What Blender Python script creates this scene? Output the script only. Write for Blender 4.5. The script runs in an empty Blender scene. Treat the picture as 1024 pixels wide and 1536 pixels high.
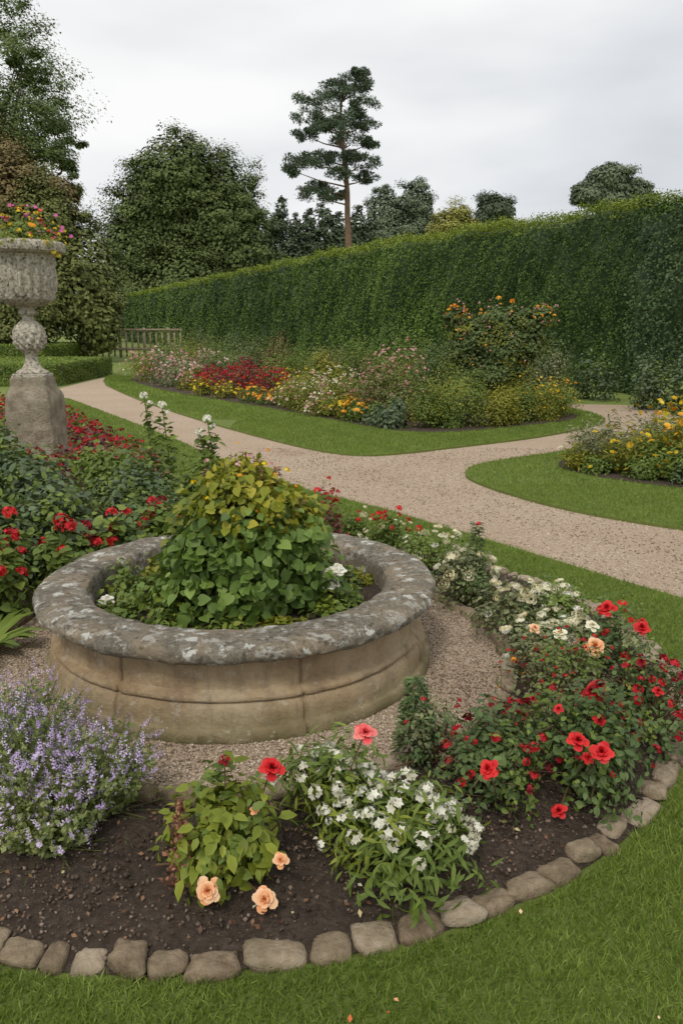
import bpy, math, numpy as np
from mathutils import Vector, noise as mn
rng=np.random.default_rng(11)
sc=bpy.context.scene
R=math.radians
# ---------------------------------------------------------------- helpers
def nrm(a):
    return a/np.maximum(np.linalg.norm(a,axis=-1,keepdims=True),1e-9)
def rdir(n):
    return nrm(rng.normal(size=(n,3)))
def frame(d,n):
    z=nrm(n); y=nrm(d-(d*z).sum(-1,keepdims=True)*z); x=np.cross(y,z)
    return np.stack([x,y,z],axis=-1)
class T:
    def __init__(s,V,F,tv=None):
        s.V=np.array(V,float); s.Q=np.array([f for f in F if len(f)==4],int).reshape(-1,4)
        s.T=np.array([f for f in F if len(f)==3],int).reshape(-1,3)
        s.tv=np.zeros(len(s.V)) if tv is None else np.array(tv,float)
class B:
    def __init__(s): s.v=[];s.q=[];s.t=[];s.qm=[];s.tm=[];s.c=[];s.n=0
    def inst(s,t,P,Rm,S,mat,val=None):
        P=np.asarray(P,float).reshape(-1,3); N=len(P)
        if N==0: return
        S=np.asarray(S,float)
        if S.ndim==0: S=np.full((N,3),float(S))
        elif S.ndim==1: S=np.repeat(S[:,None],3,1)
        W=t.V[None]*S[:,None,:]
        W=np.einsum('nij,nkj->nki',Rm,W)+P[:,None,:]
        k=len(t.V); off=(s.n+np.arange(N)*k)[:,None,None]
        s.v.append(W.reshape(-1,3))
        if val is None: val=rng.random(N)
        s.c.append((val[:,None]+t.tv[None]).reshape(-1))
        if len(t.Q): s.q.append((t.Q[None]+off).reshape(-1,4)); s.qm.append(np.full(N*len(t.Q),mat))
        if len(t.T): s.t.append((t.T[None]+off).reshape(-1,3)); s.tm.append(np.full(N*len(t.T),mat))
        s.n+=N*k
    def raw(s,V,F,mat=0,val=.5):
        t=T(V,F); s.inst(t,[[0,0,0]],np.eye(3)[None],1.0,mat,np.array([val]))
    def tube(s,pts,rad,mat=0,sides=6,val=.5,cap=False):
        pts=np.asarray(pts,float); n=len(pts); V=[];F=[]
        for i in range(n):
            d=pts[min(i+1,n-1)]-pts[max(i-1,0)]; d=d/(np.linalg.norm(d)+1e-9)
            a=np.array([1,0,0]) if abs(d[0])<.8 else np.array([0,1,0])
            u=np.cross(d,a);u/=np.linalg.norm(u);w=np.cross(d,u)
            for j in range(sides):
                an=2*math.pi*j/sides
                V.append(pts[i]+rad[i]*(u*math.cos(an)+w*math.sin(an)))
        for i in range(n-1):
            for j in range(sides):
                F.append([i*sides+j,i*sides+(j+1)%sides,(i+1)*sides+(j+1)%sides,(i+1)*sides+j])
        s.raw(V,F,mat,val)
    def make(s,name,mats,origin=(0,0,0),smooth=False,vf=5.,va=.14):
        W=np.concatenate(s.v); V=W-np.array(origin,float)
        Q=np.concatenate(s.q) if s.q else np.zeros((0,4),int)
        Tt=np.concatenate(s.t) if s.t else np.zeros((0,3),int)
        me=bpy.data.meshes.new(name)
        me.vertices.add(len(V)); me.vertices.foreach_set('co',V.astype(np.float32).ravel())
        nl=len(Q)*4+len(Tt)*3; me.loops.add(nl)
        me.loops.foreach_set('vertex_index',np.concatenate([Q.ravel(),Tt.ravel()]).astype(np.int32))
        me.polygons.add(len(Q)+len(Tt))
        ls=np.concatenate([np.arange(len(Q))*4,len(Q)*4+np.arange(len(Tt))*3]).astype(np.int32)
        me.polygons.foreach_set('loop_start',ls)
        mi=np.concatenate((s.qm if s.qm else [])+(s.tm if s.tm else [])).astype(np.int32)
        me.polygons.foreach_set('material_index',mi)
        if smooth: me.polygons.foreach_set('use_smooth',np.ones(len(mi),bool))
        me.update(calc_edges=True)
        x,y,z=W[:,0]*vf,W[:,1]*vf,W[:,2]*vf
        var=va*(np.sin(x+1.3+.8*np.sin(y*.7))*np.sin(y*1.1+.5+z)+np.sin(z*1.3+x*.7+y*.45))
        at=me.attributes.new('v','FLOAT','POINT'); at.data.foreach_set('value',np.clip(np.concatenate(s.c)+var,0,1).astype(np.float32))
        for m in mats: me.materials.append(m)
        ob=bpy.data.objects.new(name,me); ob.location=origin; sc.collection.objects.link(ob)
        return ob
# ---------------------------------------------------------------- materials
def newmat(name):
    m=bpy.data.materials.new(name); m.use_nodes=True; nt=m.node_tree
    for n in list(nt.nodes): nt.nodes.remove(n)
    out=nt.nodes.new('ShaderNodeOutputMaterial')
    return m,nt,out
def ramp(nt,cols,inp):
    r=nt.nodes.new('ShaderNodeValToRGB'); e=r.color_ramp.elements
    while len(e)<len(cols): e.new(.5)
    for i,(p,c) in enumerate(cols):
        e[i].position=p; e[i].color=(*c,1)
    nt.links.new(inp,r.inputs[0]); return r
def noi(nt,scale,detail=4,rough=.5,vec=None):
    n=nt.nodes.new('ShaderNodeTexNoise'); n.inputs['Scale'].default_value=scale
    n.inputs['Detail'].default_value=detail; n.inputs['Roughness'].default_value=rough
    if vec is not None: nt.links.new(vec,n.inputs['Vector'])
    return n
def mathn(nt,op,a,b=None,clamp=False):
    m=nt.nodes.new('ShaderNodeMath'); m.operation=op; m.use_clamp=clamp
    for i,x in enumerate((a,b)):
        if x is None: continue
        if isinstance(x,(int,float)): m.inputs[i].default_value=x
        else: nt.links.new(x,m.inputs[i])
    return m.outputs[0]
def mixc(nt,f,a,b,mode='MIX'):
    m=nt.nodes.new('ShaderNodeMix'); m.data_type='RGBA'; m.blend_type=mode
    for i,x in ((0,f),(6,a),(7,b)):
        if isinstance(x,(int,float)): m.inputs[i].default_value=x
        elif isinstance(x,tuple): m.inputs[i].default_value=(*x,1)
        else: nt.links.new(x,m.inputs[i])
    return m.outputs[2]
def leafmat(name,dark,mid,light,trans=.25,rough=.5,spec=.3,g=1.0,warm=1.):
    isg=mid[1]>mid[0] and mid[1]>mid[2]
    dark,mid,light=[tuple(min(.9,x*g) for x in c) for c in (dark,mid,light)]
    if isg: dark,mid,light=[(c[0]*(1+.16*warm),c[1]*(1-.01*warm),c[2]*(1-.28*warm)) for c in (dark,mid,light)]
    m,nt,out=newmat(name)
    a=nt.nodes.new('ShaderNodeAttribute'); a.attribute_name='v'
    r=ramp(nt,[(0.05,dark),(.5,mid),(.95,light)],a.outputs['Fac'])
    p=nt.nodes.new('ShaderNodeBsdfPrincipled'); nt.links.new(r.outputs[0],p.inputs['Base Color'])
    p.inputs['Roughness'].default_value=rough; p.inputs['Specular IOR Level'].default_value=spec
    if trans>0:
        t=nt.nodes.new('ShaderNodeBsdfTranslucent')
        if not isg: nt.links.new(r.outputs[0],t.inputs['Color'])
        else: nt.links.new(mixc(nt,.4,r.outputs[0],(.24,.32,.04)),t.inputs['Color'])
        mx=nt.nodes.new('ShaderNodeMixShader'); mx.inputs[0].default_value=trans
        nt.links.new(p.outputs[0],mx.inputs[1]); nt.links.new(t.outputs[0],mx.inputs[2]); nt.links.new(mx.outputs[0],out.inputs[0])
    else: nt.links.new(p.outputs[0],out.inputs[0])
    return m
def surf(name,cols,scale,bump=.3,bscale=40,rough=.9,detail=6,big=None,dist=.02,attr=False):
    m,nt,out=newmat(name); tc=nt.nodes.new('ShaderNodeTexCoord'); v=tc.outputs['Object']
    n=noi(nt,scale,detail,.65,v); f=n.outputs[0]
    if attr:
        a=nt.nodes.new('ShaderNodeAttribute'); a.attribute_name='v'
        f=mathn(nt,'ADD',mathn(nt,'MULTIPLY',f,.6),mathn(nt,'MULTIPLY',a.outputs['Fac'],.4))
    c=ramp(nt,cols,f).outputs[0]
    if big:
        n2=noi(nt,big[0],3,.5,v); g=ramp(nt,[(.35,(0,0,0)),(.65,(1,1,1))],n2.outputs[0])
        c=mixc(nt,mathn(nt,'MULTIPLY',g.outputs[0],big[2]),c,big[1])
    p=nt.nodes.new('ShaderNodeBsdfPrincipled'); nt.links.new(c,p.inputs['Base Color'])
    p.inputs['Roughness'].default_value=rough; p.inputs['Specular IOR Level'].default_value=.2
    if bump:
        b=nt.nodes.new('ShaderNodeBump'); b.inputs['Strength'].default_value=bump; b.inputs['Distance'].default_value=dist
        nb=noi(nt,bscale,5,.7,v); nt.links.new(nb.outputs[0],b.inputs['Height']); nt.links.new(b.outputs[0],p.inputs['Normal'])
    nt.links.new(p.outputs[0],out.inputs[0]); return m
M_hedge=leafmat('hedge_leaf',(.022,.045,.012),(.040,.080,.018),(.072,.130,.028),0,g=1.75,warm=.8,spec=.2)
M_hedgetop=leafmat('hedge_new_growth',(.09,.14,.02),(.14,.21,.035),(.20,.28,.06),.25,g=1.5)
M_yew=leafmat('yew_leaf',(.013,.030,.013),(.026,.053,.020),(.046,.085,.030),0,g=1.7,warm=.8)
M_treeD=leafmat('tree_leaf_dark',(.044,.064,.028),(.060,.088,.037),(.080,.114,.048),0,g=2.0,warm=.7,spec=.1)
M_treeM=leafmat('tree_leaf_mid',(.046,.068,.030),(.062,.094,.040),(.086,.126,.052),.2,g=2.0,warm=.6,spec=.15)
M_treeO=leafmat('tree_leaf_olive',(.066,.084,.034),(.085,.106,.042),(.11,.13,.054),0,g=1.9,warm=.7,spec=.1)
M_treeB=leafmat('tree_leaf_bronze',(.11,.082,.036),(.14,.11,.048),(.17,.14,.065),0,g=1.7,spec=.1)
M_treeY=leafmat('tree_leaf_yellowgreen',(.12,.145,.05),(.17,.195,.07),(.23,.26,.10),0,g=1.7,spec=.1)
M_pine=leafmat('pine_needles',(.032,.050,.032),(.052,.078,.046),(.078,.11,.062),0,g=1.8,warm=.3)
M_far=leafmat('far_leaf',(.070,.092,.058),(.090,.116,.074),(.11,.14,.09),0,g=1.9,warm=.2,spec=.1)
M_fard=leafmat('far_leaf_dark',(.044,.062,.040),(.060,.082,.052),(.08,.105,.066),0,g=1.7,warm=.3,spec=.1)
M_bark=surf('bark',[(.3,(.07,.05,.035)),(.7,(.18,.13,.09))],3,.5,8)
M_pbark=surf('pine_bark',[(.3,(.12,.075,.05)),(.7,(.27,.17,.115))],2,.5,5)
M_grass=leafmat('grass_blade',(.060,.104,.020),(.100,.162,.032),(.165,.235,.062),.3,g=1.72,warm=.7)
M_g1=leafmat('leaf_green',(.045,.08,.020),(.074,.122,.031),(.125,.19,.05),.25,g=1.75)
M_g2=leafmat('leaf_dark_green',(.030,.056,.024),(.050,.086,.036),(.082,.13,.056),.2,g=1.85,warm=.8)
M_g3=leafmat('leaf_lime',(.09,.13,.018),(.15,.21,.035),(.24,.31,.06),.3,g=1.35)
M_g4=leafmat('leaf_grey_green',(.07,.09,.058),(.11,.138,.09),(.17,.21,.14),.2,g=1.6)
M_g4b=leafmat('leaf_catmint',(.09,.13,.055),(.155,.20,.09),(.25,.30,.15),.25,g=1.55,warm=.7)
M_g5=leafmat('leaf_blue_green',(.040,.066,.046),(.066,.104,.066),(.105,.155,.105),.2,g=1.65,warm=.8)
M_g6=leafmat('leaf_yellow_green',(.09,.11,.018),(.15,.18,.03),(.25,.27,.055),.25,g=1.4)
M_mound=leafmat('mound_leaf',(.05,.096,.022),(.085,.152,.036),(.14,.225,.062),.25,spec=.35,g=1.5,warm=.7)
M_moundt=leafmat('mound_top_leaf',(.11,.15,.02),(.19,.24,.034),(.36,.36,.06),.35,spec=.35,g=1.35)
M_bronze=leafmat('leaf_bronze',(.08,.035,.02),(.16,.08,.04),(.26,.15,.08),.2,g=1.4)
M_burg=leafmat('leaf_burgundy',(.07,.018,.020),(.15,.034,.038),(.25,.07,.065),.15,g=1.4)
M_stem=leafmat('stem_green',(.04,.07,.02),(.07,.11,.03),(.11,.15,.05),0,g=1.5)
M_bstem=leafmat('stem_brown',(.06,.03,.02),(.11,.06,.035),(.16,.10,.06),0,g=1.3)
F_red=leafmat('petal_red',(.16,.003,.006),(.52,.010,.014),(.72,.030,.030),.12)
F_dred=leafmat('petal_crimson',(.14,.004,.01),(.38,.008,.018),(.56,.02,.03),.12)
F_pink=leafmat('petal_pink',(.55,.16,.18),(.70,.32,.34),(.8,.52,.50),.15)
F_mag=leafmat('petal_magenta',(.45,.06,.22),(.62,.14,.38),(.75,.35,.55),.15)
F_coral=leafmat('petal_coral',(.50,.02,.035),(.80,.09,.10),(.9,.28,.24),.15)
F_apr=leafmat('petal_apricot',(.62,.15,.04),(.86,.38,.16),(.93,.60,.36),.15)
F_wht=leafmat('petal_white',(.60,.58,.42),(.78,.76,.64),(.88,.87,.78),.15)
F_crm=leafmat('petal_cream',(.60,.52,.26),(.76,.71,.48),(.87,.84,.66),.15)
F_yel=leafmat('petal_yellow',(.65,.42,.01),(.8,.58,.02),(.88,.72,.08),.15)
F_org=leafmat('petal_orange',(.7,.20,.01),(.85,.33,.02),(.9,.5,.05),.15)
F_pur=leafmat('petal_lavender',(.38,.25,.52),(.55,.42,.68),(.75,.65,.84),.15)
F_dry=leafmat('dried_flower',(.09,.035,.02),(.17,.07,.04),(.25,.12,.07),0,g=1.3)
def fountain_mat(name,rim):
    m,nt,out=newmat(name); tc=nt.nodes.new('ShaderNodeTexCoord'); v=tc.outputs['Object']
    sep=nt.nodes.new('ShaderNodeSeparateXYZ'); nt.links.new(v,sep.inputs[0]); z=sep.outputs[2]
    big=noi(nt,3.5,5,.6,v); fine=noi(nt,45,5,.7,v)
    if rim:
        c=ramp(nt,[(.32,(.10,.088,.066)),(.5,(.23,.203,.158)),(.68,(.42,.375,.29))],mathn(nt,'ADD',mathn(nt,'MULTIPLY',big.outputs[0],.35),mathn(nt,'MULTIPLY',fine.outputs[0],.65))).outputs[0]
        wm=noi(nt,4,5,.6,v); wg=ramp(nt,[(.46,(0,0,0)),(.60,(1,1,1))],wm.outputs[0])
        c=mixc(nt,mathn(nt,'MULTIPLY',wg.outputs[0],.55),c,(.40,.31,.205))
        l=noi(nt,13,8,.78,v); lm=ramp(nt,[(.535,(0,0,0)),(.57,(1,1,1))],l.outputs[0])
        c=mixc(nt,mathn(nt,'MULTIPLY',lm.outputs[0],.8),c,(.55,.53,.47))
        vo=nt.nodes.new('ShaderNodeTexVoronoi'); vo.inputs['Scale'].default_value=10
        wv=nt.nodes.new('ShaderNodeVectorMath'); wv.operation='ADD'; nf=noi(nt,24,5,.7,v)
        sv=nt.nodes.new('ShaderNodeVectorMath'); sv.operation='SCALE'; sv.inputs['Scale'].default_value=.11; nt.links.new(nf.outputs['Color'],sv.inputs[0])
        nt.links.new(v,wv.inputs[0]); nt.links.new(sv.outputs[0],wv.inputs[1]); nt.links.new(wv.outputs[0],vo.inputs['Vector'])
        vm=ramp(nt,[(.22,(1,1,1)),(.28,(0,0,0))],vo.outputs['Distance'])
        c=mixc(nt,mathn(nt,'MULTIPLY',vm.outputs[0],mathn(nt,'GREATER_THAN',big.outputs[0],.46)),c,(.68,.67,.61))
        dk=noi(nt,24,6,.75,v); dg=ramp(nt,[(.55,(0,0,0)),(.61,(1,1,1))],dk.outputs[0])
        c=mixc(nt,mathn(nt,'MULTIPLY',dg.outputs[0],.65),c,(.055,.05,.037))
    else:
        c=ramp(nt,[(.32,(.36,.245,.135)),(.5,(.56,.42,.26)),(.66,(.68,.56,.38))],mathn(nt,'ADD',mathn(nt,'MULTIPLY',big.outputs[0],.75),mathn(nt,'MULTIPLY',fine.outputs[0],.25))).outputs[0]
        n2=noi(nt,4.5,7,.7,v); g=ramp(nt,[(.49,(0,0,0)),(.64,(1,1,1))],n2.outputs[0])
        c=mixc(nt,mathn(nt,'MULTIPLY',g.outputs[0],.5),c,(.27,.20,.14))
        mp=nt.nodes.new('ShaderNodeMapping'); mp.inputs['Scale'].default_value=(1,1,.15); nt.links.new(v,mp.inputs[0]); st=noi(nt,11,5,.7,mp.outputs[0]); sg=ramp(nt,[(.52,(0,0,0)),(.66,(1,1,1))],st.outputs[0])
        c=mixc(nt,mathn(nt,'MULTIPLY',sg.outputs[0],.45),c,(.24,.18,.12))
        ms=mathn(nt,'SUBTRACT',1.0,mathn(nt,'MULTIPLY',z,5.6),True); n3=noi(nt,5,5,.6,v)
        ms=mathn(nt,'MULTIPLY',ms,mathn(nt,'MULTIPLY',n3.outputs[0],1.6),True)
        c=mixc(nt,ms,c,(.215,.205,.10))
        l=noi(nt,15,7,.75,v); lm=ramp(nt,[(.58,(0,0,0)),(.62,(1,1,1))],l.outputs[0])
        c=mixc(nt,mathn(nt,'MULTIPLY',lm.outputs[0],.5),c,(.66,.60,.49))
    p=nt.nodes.new('ShaderNodeBsdfPrincipled'); nt.links.new(c,p.inputs['Base Color']); p.inputs['Roughness'].default_value=.9
    p.inputs['Specular IOR Level'].default_value=.2
    b=nt.nodes.new('ShaderNodeBump'); b.inputs['Strength'].default_value=1.0; b.inputs['Distance'].default_value=.022
    nb=noi(nt,38,8,.78,v); nt.links.new(nb.outputs[0],b.inputs['Height']); nt.links.new(b.outputs[0],p.inputs['Normal'])
    nt.links.new(p.outputs[0],out.inputs[0]); return m
M_rim=fountain_mat('lichen_stone',True); M_wall=fountain_mat('sandstone',False)
M_stone=surf('edging_stone',[(.32,(.19,.135,.088)),(.5,(.37,.285,.195)),(.68,(.54,.44,.33))],26,1.0,60,big=(9,(.20,.17,.10),.5),attr=True,dist=.018)
M_soil=surf('soil',[(.3,(.05,.036,.027)),(.5,(.105,.078,.058)),(.7,(.18,.14,.108))],40,1.0,70,big=(3,(.07,.052,.039),.5),dist=.03)
M_chip=leafmat('soil_crumb',(.05,.036,.028),(.12,.09,.068),(.29,.22,.17),0,rough=.95,spec=.1)
M_gravel=surf('gravel',[(.30,(.22,.155,.105)),(.5,(.48,.37,.27)),(.7,(.72,.59,.46))],85,.9,140,big=(.8,(.41,.30,.21),.5),detail=3,dist=.012)
M_peb=leafmat('pebble',(.16,.115,.08),(.44,.345,.25),(.72,.62,.50),0,rough=.9,spec=.2)
M_lawn=surf('lawn_turf',[(.3,(.10,.14,.03)),(.5,(.15,.20,.045)),(.7,(.21,.27,.075))],30,.8,90,big=(.5,(.17,.20,.05),.6))
M_field=surf('ground_grass',[(.3,(.14,.19,.045)),(.5,(.18,.235,.055)),(.7,(.23,.28,.075))],2,.3,20,big=(.1,(.17,.21,.06),.6))
M_urn=surf('urn_stone',[(.38,(.13,.11,.085)),(.47,(.50,.455,.365)),(.62,(.74,.69,.58))],30,1.0,45,big=(5,(.38,.33,.24),.35),dist=.03)
M_ped=surf('pedestal_stone',[(.3,(.22,.18,.13)),(.5,(.42,.35,.26)),(.7,(.58,.51,.40))],7,1.0,40,big=(3,(.22,.20,.13),.5),dist=.04)
M_wood=surf('fence_wood',[(.3,(.28,.20,.145)),(.7,(.50,.39,.31))],6,.4,30)
# ---------------------------------------------------------------- templates
LEAF4=T([(0,0,0),(.32,.45,.07),(0,1,-.06),(-.32,.45,.07)],[(0,1,2,3)])
LEAF=T([(0,0,0),(-.27,.28,.07),(0,.33,0),(.27,.28,.07),(-.24,.65,.03),(0,.7,-.04),(.24,.65,.03),(0,1,-.16)],
  [(0,2,1),(0,3,2),(2,3,6,5),(1,2,5,4),(5,6,7),(4,5,7)],[-.1,.03,-.1,.03,.03,-.08,.03,.03])
LANCE=T([(0,0,0),(-.11,.35,.03),(0,.35,0),(.11,.35,.03),(-.09,.7,-.02),(0,.7,-.05),(.09,.7,-.02),(0,1,-.2)],
  [(0,2,1),(0,3,2),(2,3,6,5),(1,2,5,4),(5,6,7),(4,5,7)])
# broad heart-shaped leaf with pointed tip, folded along the midrib
ROUND=T([(0,.10,0),(-.28,0,.04),(-.46,.25,.09),(-.42,.52,.07),(-.22,.82,.0),(0,1.0,-.14),(.22,.82,.0),(.42,.52,.07),(.46,.25,.09),(.28,0,.04),(0,.42,-.03),(0,.75,-.06)],
  [(0,10,2,1),(10,11,3,2),(11,5,4,3),(0,9,8,10),(10,8,7,11),(11,7,6,5)],[-.10,.02,.03,.03,.02,.02,.02,.03,.03,.02,-.07,-.05])
BLADE=T([(-.5,0,0),(.5,0,0),(.38,.55,.06),(-.38,.55,.06),(0,1,.3)],[(0,1,2,3),(3,2,4)])
BLADE1=T([(-.5,0,0),(.5,0,0),(0,1,.15)],[(0,1,2)])
STRAP=T([(-.5,0,0),(.5,0,0),(.6,.35,.04),(-.6,.35,.04),(.45,.7,.0),(-.45,.7,.0),(0,1,-.18)],[(0,1,2,3),(3,2,4,5),(5,4,6)])
CYL=T([(math.cos(a),y,math.sin(a)) for y in (0,1) for a in (0,2.1,4.2)],[(0,1,4,3),(1,2,5,4),(2,0,3,5)])
OCT=T([(1,0,0),(0,1,0),(-1,0,0),(0,-1,0),(0,0,1),(0,0,-1)],[(0,1,4),(1,2,4),(2,3,4),(3,0,4),(1,0,5),(2,1,5),(3,2,5),(0,3,5)])
def tmerge(parts):
    V=[];F=[];tv=[];n=0
    for (t,Rm,S,P,val) in parts:
        W=(t.V*S)@np.array(Rm).T+np.array(P)
        V+=list(W); tv+=list(t.tv+val)
        F+=[tuple(f+n) for f in t.Q]+[tuple(f+n) for f in t.T]; n+=len(W)
    return T(V,F,tv)
def petal(a,r0,r1,h,w,curl):
    V=[];F=[];tv=[]
    for i,s in enumerate((0,.5,.85,1)):
        for j,u in enumerate((-1,0,1)):
            ww=w*(.6+.4*math.sin(math.pi*min(1,s*.75)))*(1 if s<1 else .55)
            an=a+u*ww; r=r0+(r1-r0)*s**1.6
            z=h*s**.7-curl*max(0,s-.7)-.06*abs(u)*(1-s)
            if u==0 and s==1: r*=1.06
            V.append((r*math.cos(an),r*math.sin(an),z)); tv.append(-.55*(1-s)+(.08 if s==1 else 0))
    for i in range(3):
        for j in range(2):
            F.append((i*3+j,i*3+j+1,(i+1)*3+j+1,(i+1)*3+j))
    return T(V,F,tv)
ps=[]
for (n,r0,r1,h,w,cu,vv) in ((3,.03,.14,.80,1.2,.0,-.25),(3,.06,.28,.82,1.0,.1,-.10),(4,.1,.45,.78,.85,.3,-.02),(5,.12,.66,.68,.72,.5,.03),(5,.14,.86,.50,.66,.7,.08),(5,.14,1.0,.22,.62,.6,.12)):
    o=rng.random()*6
    for i in range(n): ps.append((petal(o+i*2*math.pi/n+rng.normal()*.2,r0,r1*(1+rng.normal()*.09),h*(1+rng.normal()*.12),w*(1+rng.normal()*.12),cu),np.eye(3),1,(0,0,0),vv+rng.normal()*.13))
ROSE=tmerge(ps)
def rz(a): return np.array([[math.cos(a),-math.sin(a),0],[math.sin(a),math.cos(a),0],[0,0,1]])
FLOR=tmerge([(T([(0,0,0),(.45,.36,.1),(1,0,.18),(.45,-.36,.1)],[(0,1,2,3)]),rz(i*2*math.pi/5),1,(0,0,0),0) for i in range(5)])
DAISY=tmerge([(T([(0,0,0),(.6,.2,.12),(1,0,.05),(.6,-.2,.12)],[(0,1,2,3)]),rz(i*2*math.pi/11),1,(0,0,0),.1) for i in range(11)]+
  [(T([(0,0,.08),(.4,.2,.25),(.62,0,.2),(.4,-.2,.25)],[(0,1,2,3)]),rz(.3+i*2*math.pi/9),1,(0,0,0),-.1) for i in range(9)])
def cluster(n,fs,flat=1.):
    ps=[]
    for i in range(n):
        z=rng.uniform(.15,1); a=i*2.4; s=math.sqrt(1-z*z)
        d=np.array([[s*math.cos(a),s*math.sin(a),z*flat]]); d2=nrm(d+rng.normal(size=(1,3))*.2)
        Fm=frame(rdir(1),d2)[0]
        ps.append((FLOR,Fm,fs*rng.uniform(.8,1.15),d[0]*.75,rng.normal()*.15))
    return tmerge(ps)
CLUS=cluster(16,.42); FLAT=cluster(26,.26,.3); CLUS2=cluster(9,.5,.7)
ps=[]
for i in range(20):
    z=i/20; a=i*2.4; d=np.array([[math.cos(a),math.sin(a),.6]])
    ps.append((LEAF4,frame(d,np.array([[0,0,1.]])+rdir(1)*.5)[0],.17*(1-.5*z),(0.02*math.cos(a),.02*math.sin(a),z),rng.normal()*.15))
SPIKE=tmerge(ps)
UP=np.array([0,0,1.])
def upframe(n,tilt=.25):
    z=nrm(UP+rng.normal(size=(n,3))*tilt); return frame(rdir(n),z)
# ---------------------------------------------------------------- plant parts
def leaves_dome(b,c,rx,ry,h,n,size,mat,tmpl=LEAF,clumps=9,up=.5,cr=.42,droop=.0,z0=.12):
    c=np.array(c,float); d=rdir(clumps); d[:,2]=np.abs(d[:,2]); s=rng.uniform(.35,.78,(clumps,1))
    cc=d*s*np.array([rx,ry,h]); cc[:,2]=cc[:,2]*1.0+h*z0
    k=rng.integers(0,clumps,n); u=rdir(n); u[:,2]=u[:,2]*.8+.15; u=nrm(u)
    rr=rng.uniform(.45,1.15,(n,1))*np.array([rx,ry,h])*cr*rng.uniform(.6,1.4,clumps)[k][:,None]
    P=cc[k]+u*rr; P[:,2]=np.abs(P[:,2])
    out=nrm(P/np.array([rx,ry,h])+.0)
    nn=nrm(u*.6+out*.5+UP*up+rng.normal(size=(n,3))*.4)
    dd=out+rng.normal(size=(n,3))*.6-UP*droop
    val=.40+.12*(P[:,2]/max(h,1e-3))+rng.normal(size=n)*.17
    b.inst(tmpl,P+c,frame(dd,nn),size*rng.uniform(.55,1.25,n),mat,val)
def stems_dome(b,c,rx,ry,h,n,mat,r=.003):
    c=np.array(c,float); d=rdir(n); d[:,2]=np.abs(d[:,2])+.5; d=nrm(d)
    e=d*np.array([rx,ry,h])*.85; L=np.linalg.norm(e,axis=1)
    b.inst(CYL,np.repeat(c[None],n,0)+rng.normal(size=(n,3))*[.03,.03,0],frame(e,rdir(n)),np.stack([np.full(n,r),L,np.full(n,r)],1),mat)
def flowers_dome(b,c,rx,ry,h,n,size,mat,tmpl=CLUS,top=.2,ext=1.05,stem=None,sr=.002):
    c=np.array(c,float); d=rdir(n); d[:,2]=np.abs(d[:,2])+top; d=nrm(d)
    P=d*np.array([rx,ry,h])*ext*rng.uniform(.82,1.12,(n,1))
    b.inst(tmpl,P+c,frame(rdir(n),nrm(d+UP*.6+rng.normal(size=(n,3))*.3)),size*rng.uniform(.6,1.3,n),mat,.5+rng.normal(size=n)*.2)
    if stem is not None:
        Q=P*[.6,.6,.55]; e=P-Q; L=np.linalg.norm(e,axis=1)
        b.inst(CYL,Q+c,frame(e,rdir(n)),np.stack([np.full(n,sr),L,np.full(n,sr)],1),stem)
def flower_at(b,p,size,mat,tmpl=ROSE,face=(0,-.5,.8),base=None,stem=None,r=.0025,val=.5):
    p=np.array(p,float)
    b.inst(tmpl,[p],frame(rdir(1),np.array([face],float)),np.array([size]),mat,np.array([val]))
    if stem is not None:
        base=np.array(base,float); mid=(base*.45+p*.55)+rng.normal(size=3)*.012
        b.tube([base,mid,p+[0,0,-.0]],[r*1.3,r,r*.9],stem,5)
def bush(name,c,rx,h,n,size,leaf,flowers=(),tmpl=LEAF4,ry=None,clumps=9,stem=None,cr=.42,up=.5,nst=14,extra=None,sr=.004,leaf2=None,f2=.3):
    ry=ry or rx; b=B(); mats=[leaf,stem or M_stem]
    leaves_dome(b,c,rx,ry,h,n,size,0,tmpl,clumps,up,cr)
    stems_dome(b,c,rx,ry,h,nst,1,sr)
    if leaf2:
        mats.append(leaf2); leaves_dome(b,c,rx*1.05,ry*1.05,h*1.07,int(n*f2),size*.85,len(mats)-1,tmpl,clumps,up,cr*.8,z0=.2)
    for (fm,fn,fs,ft,top,ext) in flowers:
        mats.append(fm); flowers_dome(b,c,rx,ry,h,fn,fs,len(mats)-1,ft,top,ext,1,sr*.5)
    if extra: extra(b,mats)
    return b.make(name,mats,c,vf=1.8/max(rx,.1))
# ---------------------------------------------------------------- ground surfaces
def chaikin(p,k=2):
    p=np.array(p,float)
    for _ in range(k):
        q=np.roll(p,-1,0); p=np.stack([p*.75+q*.25,p*.25+q*.75],1).reshape(-1,2)
    return p
def sheet(name,poly,z,mat,thick=0):
    n=len(poly); V=[(x,y,z) for x,y in poly]; F=[list(range(n))]
    if thick:
        V+=[(x,y,z-thick) for x,y in poly]; F+=[[i,i+n,(i+1)%n+n,(i+1)%n] for i in range(n)]
    me=bpy.data.meshes.new(name); me.from_pydata(V,[],F); me.materials.append(mat); me.update()
    if me.polygons[0].normal.z<0: me.flip_normals()
    ob=bpy.data.objects.new(name,me); sc.collection.objects.link(ob); return ob
def inside(P,poly):
    x,y=P[:,0],P[:,1]; r=np.zeros(len(P),bool); n=len(poly)
    for i in range(n):
        x1,y1=poly[i];x2,y2=poly[(i+1)%n]
        c=((y1>y)!=(y2>y)); xi=(x2-x1)*(y-y1)/((y2-y1) if y2!=y1 else 1e-9)+x1
        r^=c&(x<xi)
    return r
sheet('ground',[(-400,-60),(400,-60),(400,700),(-400,700)],0,M_field)
FC=np.array([-.55,4.15])
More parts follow.
